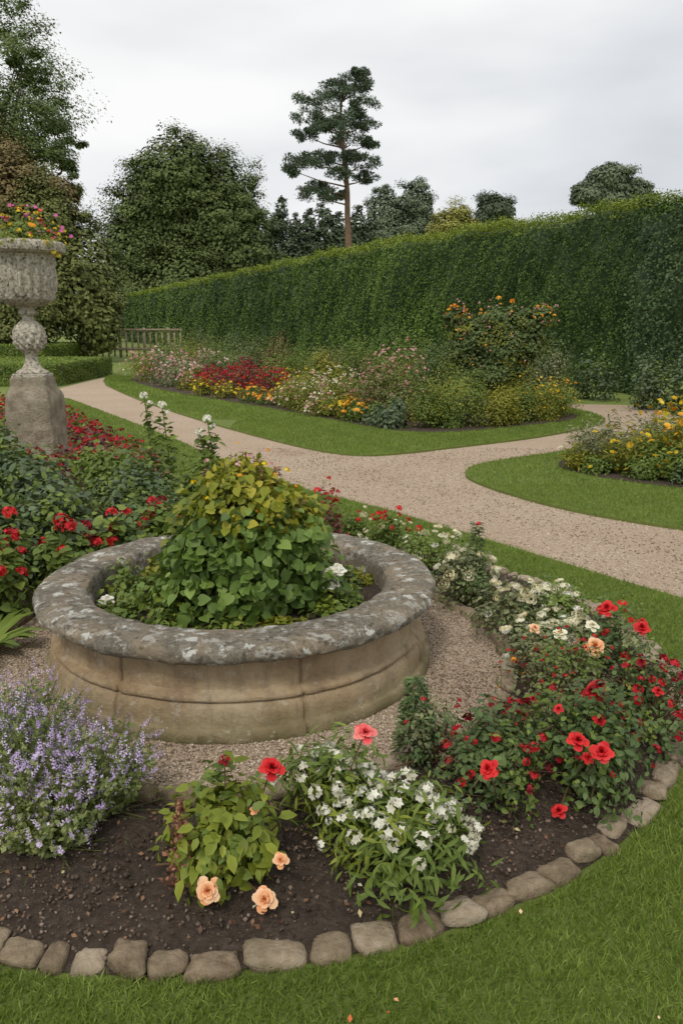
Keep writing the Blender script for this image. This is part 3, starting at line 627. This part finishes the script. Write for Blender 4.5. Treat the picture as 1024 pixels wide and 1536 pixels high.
tree('bronze_leaved_tree',(-16.5,43.5,0),(-16,43,8),.35,L,340,85000,.15,M_treeO,.26,mats=[M_treeB])
# scots pine
b=B(); px,py=.5,72; sx=.0559; zf=lambda y:12.3+(300-y)*.0513
tp=[(523,500),(523,376),(521,330),(521,290),(518,250),(514,215),(510,180),(512,150),(520,120)]
pts=[np.array([(x-512)*sx,py,max(0,zf(y)) if y<500 else 0]) for x,y in tp]; b.tube(pts,[.36,.30,.25,.22,.19,.16,.13,.09,.04],1,9)
pads=[(528,114,26,10),(540,108,12,7),(498,128,22,10),(543,128,16,10),(474,150,30,12),(512,150,26,12),(545,156,20,12),(462,176,22,11),(505,180,34,13),(546,186,20,9),(458,204,18,9),(495,210,26,11),(530,208,30,11),(556,212,12,8),(446,240,20,11),(478,246,24,11),(545,240,24,11),(440,266,14,8),(470,276,22,9),(480,296,30,11),(512,260,20,8),(550,264,18,8),(500,280,20,8),(520,232,22,9),(488,228,20,9),(522,172,22,10),(486,190,20,10)]
for (x,y,rx,rz_) in pads:
    c=np.array([(x-512)*sx,py+rng.normal()*1.2,zf(y)+rng.normal()*.15]); r=rx*sx
    k=12; cc=c+rdir(k)*[r*.9,r*.9,rz_*sx*.7]; n=1300; j=rng.integers(0,k,n); u=rdir(n)
    P=cc[j]+u*[r*.32,r*.32,rz_*sx*.42]*rng.uniform(.3,1.2,(n,1))
    b.inst(LEAF4,P,frame(u+UP*.5+rng.normal(size=(n,3))*.4,nrm(rdir(n)+UP*.4)),np.column_stack([np.full(n,.14),np.full(n,.24),np.full(n,.2)])*rng.uniform(.6,1.2,(n,1)),0,.4+rng.normal(size=n)*.15)
    zz=min(c[2]-.8,pts[-2][2]); t=np.interp(zz,[p[2] for p in pts],[p[0] for p in pts]); b.tube([(t,py,zz),((t+c[0])/2,(py+c[1])/2,(zz+c[2])/2-.15),c],[.08,.05,.02],1,5)
b.make('scots_pine_tree',[M_pine,M_pbark],(.6,72,0),vf=.8,va=.08)
b=B(); L=[]
for (x,top,rr) in ((-10.5,16.5,2.6),(-8.3,20.0,2.0),(-6.6,17.5,2.6),(-4.6,18.3,2.2),(-2.4,18.8,2.6),(-.4,18.0,2.4),(1.8,18.6,2.4),(3.6,17.2,2.4)):
    b.tube([(x,120,0),(x,120,top*.8)],[.3,.05],1)
    L+=[(x,120+rng.normal(),top*.45,rr*1.2,2.5,top*.42),(x+rng.normal()*.3,119.5,top-2.2,rr*.5,1.3,2.2),(x+rng.normal()*.4,119.5,top-4.6,rr*.85,1.8,2.4)]
crown(b,L,300,42000,.34,0,.32); b.make('dark_mixed_trees',[M_fard,M_bark],(-3,120,0),vf=.4,va=.07)
tree('distant_tree',(6.8,130,0),(6.8,130,16),.5,[(6.6,130,18,3.4,3,5.6),(8.5,130,13,4.8,4,7),(4.6,130,12,3.8,3,7)],110,26000,.32,M_far,.28)
tree('distant_tree',(11.8,132,0),(11.8,132,16),.5,[(11.6,132,19.5,3.2,3,5.2),(12,132,13,4.0,4,8),(13.6,132,15,2,2,4)],100,24000,.32,M_far,.28)
tree('yellow_green_tree',(9.6,72,0),(9.6,72,8),.25,[(9.5,72,9.9,1.9,1.8,2.2),(11,72,9.2,1.7,1.5,2.0),(8.3,72,9.0,1.6,1.5,2)],80,16000,.18,M_treeY,.32)
tree('round_dark_tree',(14.7,81,0),(14.7,81,11),.3,[(14.7,81,12.3,2.3,2.1,1.9),(14.7,81,10.8,2.4,2,2)],60,14000,.22,M_fard,.3)
tree('umbrella_tree',(29,91,0),(29,91,15),.4,[(28.6,91,17.2,2.8,2.4,1.7),(31.2,91,16.0,2.5,2.2,1.3),(26.5,91,15.6,2.3,2.2,1.4),(29.3,91,15.0,3.4,2.4,1.5),(32.6,91,15.0,1.6,1.6,.9)],90,26000,.24,M_far,.34,nl=14)
b=B(); L=[]
for i in range(46):
    x=-130+i*6+rng.normal()*2; L.append((x,165+rng.normal()*6,5+rng.normal(),6,5,7+rng.uniform(0,4)))
crown(b,L,500,40000,.9,0,.3); b.make('distant_woodland',[M_far],vf=.3)
# ---------------------------------------------------------------- foreground plants
def lavender(c,n,rad,h,fl=.6):
    b=B(); c=np.array(c,float)
    a=rng.random(n)*6.28; r=np.sqrt(rng.random(n))
    base=c+np.column_stack([np.cos(a)*r*rad*.35,np.sin(a)*r*rad*.35,np.zeros(n)])
    tip=c+np.column_stack([np.cos(a)*r*rad,np.sin(a)*r*rad,h*(1-.35*r**2)*rng.uniform(.6,1.22,n)])
    e=tip-base; L=np.linalg.norm(e,axis=1)
    b.inst(CYL,base,frame(e,rdir(n)),np.column_stack([np.full(n,.0012),L,np.full(n,.0012)]),1)
    ez=nrm(e+rng.normal(size=(n,3))*.12); sl=rng.uniform(.04,.09,n); q=rng.random(n)<fl
    b.inst(SPIKE,(tip-ez*(sl*.4)[:,None])[q],frame(rdir(n),ez)[q],np.column_stack([sl*.9,sl*.9,sl])[q],2,rng.uniform(.35,.95,q.sum()))
    for k in range(16):
        f=rng.uniform(.05,.92,n)[:,None]; P=base+e*f+rdir(n)*.006
        b.inst(LEAF4,P,frame(nrm(e)+rdir(n)*1.0,rdir(n)),rng.uniform(.014,.030,n),0,.5+rng.normal(size=n)*.2)
    k=int(n*.6); f=rng.uniform(.5,1.02,k)[:,None]; P=base[:k]+e[:k]*f+rdir(k)*.012
    b.inst(FLOR,P,frame(rdir(k),nrm(UP+rdir(k))),.008,2)
    b.make('catmint_plant',[M_g4b,M_stem,F_pur],c)
lavender((-.90,2.62,.07),240,.24,.31); lavender((-1.20,2.62,.07),240,.27,.34); lavender((-1.0,2.42,.07),220,.23,.23,.4); lavender((-1.3,2.95,.07),200,.28,.32)
def ex(b,m):
    K=len(m); m+= [F_apr,F_red,F_dry,F_dred]
    for p,s in (((-.397,2.06,.16),.036),((-.232,2.08,.115),.034),((-.185,2.12,.22),.022)): flower_at(b,p,s,K,ROSE,(0,-.75,.55),(-.40,2.28,.1),1,.003,.65)
    flower_at(b,(-.27,2.21,.33),.014,K,ROSE,(0,-.4,.8),(-.36,2.28,.2),1)
    flower_at(b,(-.225,2.30,.42),.036,K+1,ROSE,(.2,-.5,.8),(-.33,2.32,.1),1,.003,.65)
    flower_at(b,(-.38,2.34,.425),.022,K+3,CLUS,(0,-.4,.8),(-.40,2.32,.15),1)
    n=420; h=rng.random(n); P=np.column_stack([-.50+rng.normal(size=n)*.022*(1.2-h)+.01*h,2.15+rng.normal(size=n)*.02,.10+h*.29]); b.inst(LEAF4,P,frame(UP+rdir(n)*.9,rdir(n)),rng.uniform(.012,.022,n),K+2)
bush('lime_leaf_rose_bush',(-.40,2.28,.08),.21,.30,680,.056,M_g3,tmpl=LEAF,clumps=16,extra=ex,stem=M_bstem,up=.7,leaf2=M_g1,f2=.3)
bush('white_phlox_plant',(.20,2.30,.08),.25,.24,1200,.060,M_g1,[(F_wht,50,.028,CLUS2,.35,1.02)],tmpl=LANCE,clumps=14,up=.35,leaf2=M_g3)
bush('white_phlox_plant',(-.04,2.52,.08),.24,.24,1000,.060,M_g1,[(F_wht,46,.026,CLUS2,.35,1.03)],tmpl=LANCE,clumps=12,up=.35,leaf2=M_g3)
b=B(); flower_at(b,(.075,2.38,.50),.034,0,ROSE,(.1,-.5,.8),(0.0,2.5,.1),1,.003,.6)
b.inst(LEAF,np.column_stack([rng.normal(.03,.02,9),rng.normal(2.44,.02,9),rng.uniform(.25,.42,9)]),frame(rdir(9),nrm(UP+rdir(9)*.4)),.04,2); b.make('coral_rose_stem',[F_coral,M_bstem,M_g1])
def redx(lst,base):
    def f(b,m):
        m.append(F_red); k=len(m)-1
        for p,s in lst:
            flower_at(b,p,s,k,ROSE,(rng.normal()*.4,-.5,.8),(base[0]+(p[0]-base[0])*.3,base[1]+(p[1]-base[1])*.3,.12),1,.003,.65)
    return f
bush('red_rose_bush',(.60,2.68,.09),.23,.34,1500,.032,M_g2,[(F_dred,30,.018,CLUS2,.3,1.1),(F_dred,8,.020,ROSE,.5,1.1)],tmpl=LEAF,clumps=14,stem=M_bstem,extra=redx([((.485,2.36,.38),.032)],(.6,2.68)),leaf2=M_g1)
bush('green_leafy_plant',(.36,2.92,.09),.18,.24,900,.026,M_g4,[(F_dred,8,.012,CLUS2,.3,1.1)],tmpl=LEAF,clumps=9,stem=M_bstem,leaf2=M_g2)
bush('red_rose_bush',(.90,2.78,.09),.26,.38,1800,.034,M_g2,[(F_dred,22,.018,CLUS2,.3,1.08),(F_red,8,.022,ROSE,.5,1.1)],tmpl=LEAF,clumps=14,stem=M_bstem,extra=redx([((.816,2.51,.40),.033),((.89,2.466,.38),.036),((.85,2.50,.34),.022),((.942,2.75,.47),.036),((.773,2.52,.12),.026)],(.9,2.78)),leaf2=M_g1)
bush('red_salvia_plant',(.98,3.25,.09),.28,.36,1800,.026,M_g4,[(F_red,46,.011,CLUS2,.2,1.1),(F_org,14,.010,CLUS2,.2,1.08),(F_dred,16,.012,CLUS2,.2,1.05)],tmpl=LEAF,clumps=12,stem=M_bstem,leaf2=M_g1,f2=.5)
bush('red_rose_bush',(1.32,3.12,.09),.22,.34,1300,.030,M_g2,[(F_dred,36,.023,CLUS2,.3,1.08)],tmpl=LEAF,clumps=10,stem=M_bstem,extra=redx([((1.28,2.98,.36),.02)],(1.32,3.12)),leaf2=M_g1)
bush('red_rose_bush',(1.36,3.85,.09),.22,.30,1100,.030,M_g2,[(F_red,16,.025,CLUS,.4,1.1)],tmpl=LEAF,clumps=9,extra=redx([((1.33,3.78,.42),.042),((1.45,3.62,.38),.036)],(1.36,3.85)),leaf2=M_g1)
b=B(); flower_at(b,(1.11,3.27,.43),.042,0,ROSE,(-.1,-.6,.7),(1.12,3.4,.1),2); flower_at(b,(1.27,3.28,.45),.05,1,CLUS,(0,-.3,.9),(1.27,3.4,.1),2); flower_at(b,(1.02,3.5,.40),.03,3,ROSE,(-.1,-.5,.8),(1.02,3.6,.1),2,.003,.7); flower_at(b,(.93,3.62,.38),.026,0,ROSE,(.1,-.5,.8),(.95,3.7,.1),2,.003,.7); flower_at(b,(1.2,3.6,.40),.03,3,ROSE,(.1,-.5,.8),(1.2,3.7,.1),2,.003,.7); b.make('peach_rose_stem',[F_apr,M_g4,M_stem,F_crm])
for (x,y,r,h,nf) in ((.98,4.25,.25,.30,16),(.80,4.85,.26,.30,14),(1.22,4.35,.22,.26,12),(.62,5.45,.27,.30,12),(1.02,3.72,.25,.28,13),(1.2,3.95,.2,.24,8)):
    bush('cream_yarrow_plant',(x,y,.08),r,h,1200,.032,M_g4 if rng.random()<.4 else M_g1,[(F_crm,nf,.042,FLAT,.6,1.12),(F_wht,nf//2,.030,FLAT,.5,1.1)],tmpl=LEAF,clumps=10,leaf2=M_g2)
bush('red_yellow_flower_plant',(.38,5.95,.08),.24,.30,900,.036,M_g1,[(F_red,16,.026,CLUS,.5,1.1),(F_crm,9,.03,FLAT,.5,1.05)],tmpl=LEAF)
bush('red_yellow_flower_plant',(.05,6.15,.08),.24,.30,900,.036,M_g1,[(F_crm,10,.03,FLAT,.5,1.1),(F_red,8,.022,CLUS,.5,1.15)],tmpl=LEAF)
bush('red_stem_flower_plant',(-.12,5.95,.08),.15,.50,500,.035,M_burg,[(F_red,12,.028,CLUS,.9,1.15)],tmpl=LEAF,leaf2=M_g1)
for (x,y,h,s) in ((.86,4.9,.5,.05),(.30,2.98,.34,.06)):
    b=B(); n=500; q=rng.random(n); a=rng.random(n)*6.28; r=s*(1-q)*.9+.006; P=np.column_stack([x+r*np.cos(a),y+r*np.sin(a),.08+q*h]); b.inst(LANCE,P,frame(np.column_stack([np.cos(a),np.sin(a),.6+0*a]),nrm(UP+rdir(n)*.5)),.05,0); b.tube([(x,y,.05),(x,y,h)],[.006,.003],1)
    if y>4: b.inst(CLUS2,[[x,y,.08+h*.9],[x+.01,y,.08+h]],upframe(2),.02,2)
    b.make('dwarf_conifer',[M_g2,M_bstem,F_dred],(x,y,.05))
for (x,y,r,h,nf) in ((-1.87,5.15,.26,.42,9),(-1.55,5.35,.25,.42,9),(-1.28,5.55,.24,.44,8),(-2.1,4.55,.24,.47,11),(-2.3,5.1,.3,.47,10),(-2.0,3.75,.2,.28,0)):
    bush('red_geranium_plant',(x,y,.06),r,h,620,.060,M_g1,[(F_red,nf,.050,CLUS,.7,1.12)] if nf else (),tmpl=ROUND if nf else LANCE,clumps=10,leaf2=M_g2)
b=B(); n=60; a=rng.random(n)*6.28; P=np.column_stack([-2.0+.06*np.cos(a),4.15+.06*np.sin(a),np.full(n,.06)]); b.inst(STRAP,P,frame(np.column_stack([np.cos(a),np.sin(a),rng.uniform(.3,2,n)]),np.column_stack([-np.cos(a)*.5,-np.sin(a)*.5,np.ones(n)])),np.column_stack([np.full(n,.05),rng.uniform(.22,.36,n),np.full(n,.3)]),0); b.make('strap_leaf_plant',[M_g1])
for (x,y,r,h,m,s) in ((-3.4,7.4,.60,.85,M_g2,.11),(-2.6,6.7,.55,.68,M_g5,.10),(-2.0,7.5,.5,.58,M_g2,.09),(-2.9,5.9,.55,.70,M_g2,.11),(-1.75,6.6,.42,.55,M_g5,.09),(-3.8,6.4,.6,.85,M_g5,.11),(-2.5,8.4,.5,.50,M_g1,.09),(-3.7,8.4,.5,.70,M_g1,.09),(-4.4,7.6,.6,.95,M_g2,.12),(-1.5,6.15,.3,.48,M_g2,.07),(-2.2,6.0,.4,.58,M_g5,.09),(-1.35,7.3,.3,.5,M_g1,.06)):
    bush('dahlia_plant',(x,y,.05),r,h,1300,s*.8,m,tmpl=LEAF,clumps=16,cr=.34,nst=16,sr=.006,leaf2=M_g1,f2=.25)
for (x,y,h) in ((-1.83,7.45,1.17),(-1.68,7.5,1.08),(-1.22,7.25,.98),(-1.3,7.3,.85)):
    b=B(); b.tube([(x+.1,y,.05),(x+.04,y,.6),(x,y,h)],[.008,.006,.004],1); n=110; q=rng.uniform(.2,.95,n); b.inst(LEAF,np.column_stack([np.interp(q,[0,1],[x+.1,x])+rng.normal(size=n)*.06*(1.2-q),y+rng.normal(size=n)*.05,.05+q*(h-.05)]),frame(rdir(n)+UP*.3,nrm(UP+rdir(n)*.7)),rng.uniform(.05,.10,n),0)
    flower_at(b,(x,y,h),.05,2,CLUS,(0,-.3,.9)); flower_at(b,(x+.05,y,h-.06),.032,2,CLUS2,(0,-.3,.9)); b.make('white_flower_stem',[M_g1,M_stem,F_wht],(x,y,.05))
b=B(); n=17000; P=np.column_stack([rng.uniform(-8,-2,n),rng.uniform(8.8,18,n)]); P=P[inside(P,leftBed)]; n=len(P)
b.inst(LEAF4,np.column_stack([P,rng.uniform(.06,.34,n)*(.8+.3*np.sin(P[:,0]*5)*np.sin(P[:,1]*4))]),frame(rdir(n)+UP*.5,nrm(UP+rdir(n)*.6)),rng.uniform(.06,.11,n),0)
k=1100; b.inst(CLUS2,np.column_stack([P[:k],rng.uniform(.26,.38,k)]),upframe(k),.036,1); b.inst(LEAF4,np.column_stack([P[-2600:],rng.uniform(.1,.36,2600)]),upframe(2600,.6),.10,2)
b.make('burgundy_bedding_plants',[M_burg,F_dred,M_g1])
# ---------------------------------------------------------------- centre bed planting
def cb(name,x,y,r,h,leaf,fl=(),n=900,s=.07,**k): bush(name,(x,y,.04),r,h*1.08,int(n*1.3),s*.85,leaf,fl,nst=8,clumps=k.pop('clumps',11),sr=.006,**k)
for (x,y,r,h) in ((-6.7,27.2,.8,.85),(-5.7,26,.85,.85),(-6,28.5,.9,1.0),(-4.9,24.6,.75,.75),(-4.5,26.2,.9,.95),(-4.2,23.2,.55,.6)):
    cb('pink_flower_plant',x,y,r,h,M_g6 if rng.random()<.4 else M_g4,[(F_pink,50,.05,CLUS2,.2,1.04),(F_wht,14,.04,CLUS2,.2,1.04)],s=.09,leaf2=M_g1)
for (x,y,r,h) in ((-3.2,21.6,.65,.62),(-2.5,21.1,.65,.68),(-1.75,20.6,.6,.68),(-2.7,22.8,.7,.75),(-3.7,22.8,.5,.6)):
    cb('red_salvia_plant',x,y,r,h,M_burg,[(F_dred,60,.045,CLUS2,.25,1.02),(F_red,50,.04,CLUS2,.25,1.02)],n=800,s=.08,leaf2=M_g1)
for (x,y,r,h,f) in ((-3.65,21.2,.36,.4,F_yel),(-2.9,20.3,.4,.38,F_yel),(-2.1,19.3,.42,.36,F_org),(-1.65,18.6,.42,.34,F_org),(-1.1,20.4,.6,.7,F_yel),(-1.3,19.3,.45,.45,F_yel),(.3,15.3,.40,.42,F_org),(.05,15.75,.3,.36,F_yel)):
    cb('marigold_plant',x,y,r,h,M_g1 if f is F_org else M_g6,[(f,52,.040,DAISY,.3,1.05)],n=700,s=.06)
for (x,y,r,h) in ((-1.1,17.9,.5,.5),(-.7,17.2,.55,.6),(-.15,16.9,.55,.62),(.3,17.0,.5,.72),(-.35,16.2,.4,.42),(-.9,18.8,.6,.72),(0,18.3,.6,.8)):
    cb('pale_pink_flower_plant',x,y,r,h,M_g6,[(F_pink,26,.03,CLUS2,.2,1.04),(F_crm,36,.03,CLUS2,.2,1.04)],n=1000,s=.06,leaf2=M_g1)
cb('bronze_pink_shrub',1.1,15.6,.65,1.32,M_treeO,[(F_pink,110,.032,CLUS2,.2,1.02)],n=3200,s=.055,clumps=18,leaf2=M_g6,f2=.3)
cb('bronze_pink_shrub',.65,15.9,.48,1.05,M_treeO,[(F_pink,50,.032,CLUS2,.2,1.02)],n=1700,s=.055,clumps=14,leaf2=M_bronze,f2=.3)
cb('blue_leaf_plant',.95,14.35,.32,.46,M_g5,n=480,s=.10,tmpl=LEAF,leaf2=M_g1)
cb('blue_leaf_plant',.62,14.7,.28,.4,M_g5,n=380,s=.10,tmpl=LEAF,leaf2=M_g1)
for (x,y,r,h,m) in ((1.6,14.3,.5,.6,M_g1),(2.2,14.5,.6,.75,M_g1),(2.8,14.7,.5,.6,M_g6),(1.9,15.5,.6,1.0,M_g1),(3.4,15.3,.5,.55,M_g1)):
    cb('green_shrub',x,y,r,h,m,n=2300,s=.06,clumps=14,leaf2=M_g6,f2=.3)
for (x,y,r,h) in ((3.9,15.6,.5,.65),(4.35,16.2,.5,.75),(3.7,16.6,.6,.85)):
    cb('yellow_green_plant',x,y,r,h,M_g6,[(F_yel,20,.03,CLUS2,.3,1.03),(F_org,8,.03,CLUS2,.3,1.03)],n=1600,s=.055,leaf2=M_g1)
cb('grey_green_shrub',5.0,19.6,.85,1.3,M_g4,n=2600,s=.08,clumps=16,leaf2=M_g2); cb('grey_green_shrub',4.3,20.3,.7,1.2,M_g5,n=2000,s=.08,clumps=16,leaf2=M_g1)
b=B(); c=(3.25,17,.04)
for i in range(9):
    a=rng.random()*6.28; e=(3.25+.5*math.cos(a),17+.5*math.sin(a),1.3+rng.uniform(0,.6)); b.tube([(3.25+.06*math.cos(a),17+.06*math.sin(a),.03),(3.25+.2*math.cos(a),17+.2*math.sin(a),.7),e],[.022,.016,.006],1)
L=[(3.25,17,1.35,.85,.7,.65),(2.75,17,1.55,.55,.5,.5),(3.8,17,1.6,.55,.5,.5),(3.35,17,1.85,.6,.5,.42),(3.2,16.9,.85,.7,.6,.5),(4.15,17,2.0,.25,.25,.22),(2.4,17,1.95,.25,.2,.28),(2.5,17,1.2,.35,.3,.3)]
crown(b,L,120,16000,.062,0,.34,core=True); crown(b,L,60,3500,.06,4,.36,core=False)
n=90; l=rng.integers(0,7,n); d=rdir(n); d[:,2]=np.abs(d[:,2]); LL=np.array(L); P=LL[l,:3]+d*LL[l,3:6]*1.05; b.inst(CLUS2,P,upframe(n,.5),rng.uniform(.02,.045,n),2); P=P+rng.normal(size=(n,3))*.08; b.inst(CLUS2,P,upframe(n,.5),.028,3)
b.inst(CLUS,[[3.22,16.9,2.36],[3.5,16.9,2.30]],upframe(2),.065,2); b.make('tall_rose_shrub',[M_treeM,M_bark,F_org,F_pink,M_g6],c,vf=2.5)
for (x,y,r,h,m) in ((-3.9,30,1.0,1.35,M_g5),(-5.3,31,1.0,1.4,M_g4),(-2.2,27.5,.9,1.2,M_bronze),(-3.2,28,.9,1.2,M_g4),(-6.8,33,1.1,1.5,M_g1),(.6,22.5,.9,1.3,M_g1),(1.6,20,.9,1.4,M_g1),(-1.6,24.5,.9,1.15,M_g1),(2.2,18.4,.7,1.3,M_g2),(-.4,22,.7,1.0,M_g6)):
    cb('border_shrub',x,y,r,h,m,n=2000,s=.09,clumps=15,leaf2=M_g1)
def perennial(name,x,y,r,h,n,w,mat,fl=None,k=0,fs=1.):
    b=B(); a=rng.random(n)*6.28; q=np.sqrt(rng.random(n)); base=np.column_stack([x+q*r*np.cos(a)*.5,y+q*r*np.sin(a)*.5,np.full(n,.04)])
    tip=np.column_stack([x+q*r*np.cos(a)*1.1,y+q*r*np.sin(a)*1.1,h*(1-.3*q)*rng.uniform(.55,1.12,n)]); e=tip-base; L=np.linalg.norm(e,axis=1)
    b.inst(BLADE1,base,frame(e,rdir(n)),np.column_stack([np.full(n,w),L,L*.4]),0)
    for j in range(5):
        f=rng.uniform(.15,.95,n)[:,None]; b.inst(LANCE,base+e*f,frame(nrm(e)*.8+rdir(n),nrm(UP+rdir(n)*.8)),rng.uniform(.05,.12,n),0,.45+rng.normal(size=n)*.2)
    if fl is not None:
        i=rng.integers(0,n,k); b.inst(DAISY,tip[i]+[0,0,.01],upframe(k,.5),rng.uniform(.02,.042,k)*fs,1)
    b.make(name,[mat,fl or mat],(x,y,.04))
for (x,y,h,m) in ((-1.2,24,1.4,M_g1),(-.4,24,1.55,M_g4),(.4,24.2,1.5,M_g1),(.0,23.3,1.3,M_g4),(-4.6,29,1.7,M_g1),(-5.6,30,1.8,M_g6),(.9,23.8,1.3,M_g1)): perennial('tall_perennial',x,y,.6,h,260,.012,m)
for (x,y,r,h,m,k,f) in ((3.25,10.1,.34,.66,M_g4,5,F_yel),(3.55,9.75,.34,.70,M_g6,10,F_yel),(3.7,10.4,.38,.85,M_g4,6,F_yel),(4.1,9.6,.4,.92,M_g6,60,F_org),(4.4,9.9,.4,1.05,M_g1,70,F_yel),(4.5,9.1,.4,.88,M_g1,55,F_org),(3.95,9.2,.3,.55,M_g1,16,F_yel),(5.1,9.5,.5,1.0,M_g1,60,F_org),(4.3,10.8,.4,.95,M_g4,14,F_yel),(3.4,10.7,.35,.75,M_g4,2,F_crm),(5.0,10.6,.5,1.15,M_g6,40,F_yel),(3.0,9.95,.22,.40,M_g6,3,F_crm),(4.0,9.9,.3,.9,M_g1,40,F_yel)):
    perennial('side_bed_perennial',x,y,r,h,130,.006,m,f,k,1.25)
for (x,y,r,h,m) in ((3.9,9.6,.34,.40,M_g1),(4.5,9.5,.4,.56,M_g2),(3.5,10.2,.34,.32,M_g6),(4.05,8.95,.26,.36,M_g5),(4.9,8.7,.4,.45,M_g1),(4.8,10.2,.5,.68,M_g1),(4.0,10.4,.45,.5,M_g4),(3.2,9.75,.25,.2,M_g1),(3.6,9.4,.25,.24,M_g1)):
    bush('side_bed_shrub',(x,y,.04),r,h,900,.05,m,clumps=10,flowers=[(F_yel,6,.032,DAISY,.3,1.05)],nst=5,leaf2=M_g1)
for (x,y,r,h) in ((6.9,17.6,.55,1.2),(7.5,17.2,.6,1.3),(7.1,16.6,.5,.9),(6.4,20.2,.7,1.2)): bush('blue_green_shrub',(x,y,0),r,h,1100,.09,M_g5,tmpl=LEAF,clumps=12,nst=8,sr=.008,leaf2=M_g1)
b=B(); n=50; P=ringpts(n,1.6,2.2,200,330); b.inst(LEAF4,np.column_stack([P,np.full(n,.10)]),upframe(n,.4),rng.uniform(.012,.026,n),0); n=20
b.inst(LEAF4,np.column_stack([rng.uniform(-.2,1.6,n),rng.uniform(1.65,2.4,n),np.full(n,.062)]),upframe(n,.4),rng.uniform(.012,.022,n),1); b.make('fallen_petals',[F_crm,F_apr])
# ---------------------------------------------------------------- light, world, camera
w=bpy.data.worlds.new('World'); sc.world=w; w.use_nodes=True; nt=w.node_tree
for n in list(nt.nodes): nt.nodes.remove(n)
out=nt.nodes.new('ShaderNodeOutputWorld'); bg=nt.nodes.new('ShaderNodeBackground'); bg.inputs[1].default_value=.1
sky=nt.nodes.new('ShaderNodeTexSky'); sky.sky_type='NISHITA'; sky.sun_disc=False; sky.sun_elevation=R(52); sky.sun_rotation=R(200)
tc=nt.nodes.new('ShaderNodeTexCoord'); mp=nt.nodes.new('ShaderNodeMapping'); mp.inputs['Scale'].default_value=(1,1,3.2); mp.inputs['Location'].default_value=(.35,.2,.1)
nt.links.new(tc.outputs['Generated'],mp.inputs[0]); n=noi(nt,2.0,4,.45,mp.outputs[0])
r=ramp(nt,[(.34,(.66,.685,.72)),(.48,(.82,.832,.85)),(.62,(.97,.97,.96))],n.outputs[0])
vm=nt.nodes.new('ShaderNodeVectorMath'); vm.operation='SCALE'; vm.inputs['Scale'].default_value=10.3; nt.links.new(r.outputs[0],vm.inputs[0])
c=mixc(nt,.96,sky.outputs[0],vm.outputs[0]); nt.links.new(c,bg.inputs[0]); nt.links.new(bg.outputs[0],out.inputs[0])
sl=bpy.data.lights.new('sun','SUN'); sl.energy=1.5; sl.angle=R(12); sl.color=(1,.93,.82); so=bpy.data.objects.new('sun',sl); sc.collection.objects.link(so)
el=R(52); az=R(200); d=Vector((math.sin(az)*math.cos(el),math.cos(az)*math.cos(el),math.sin(el))); so.rotation_euler=d.to_track_quat('Z','Y').to_euler()
cam=bpy.data.cameras.new('camera'); co=bpy.data.objects.new('camera',cam); sc.collection.objects.link(co); sc.camera=co
co.location=(0,0,1.8); co.rotation_euler=(R(90-13.1),0,0); cam.sensor_fit='VERTICAL'; cam.sensor_height=36; cam.lens=28; cam.clip_end=2000
sc.view_settings.view_transform='Standard'; sc.view_settings.look='None'; sc.view_settings.exposure=0
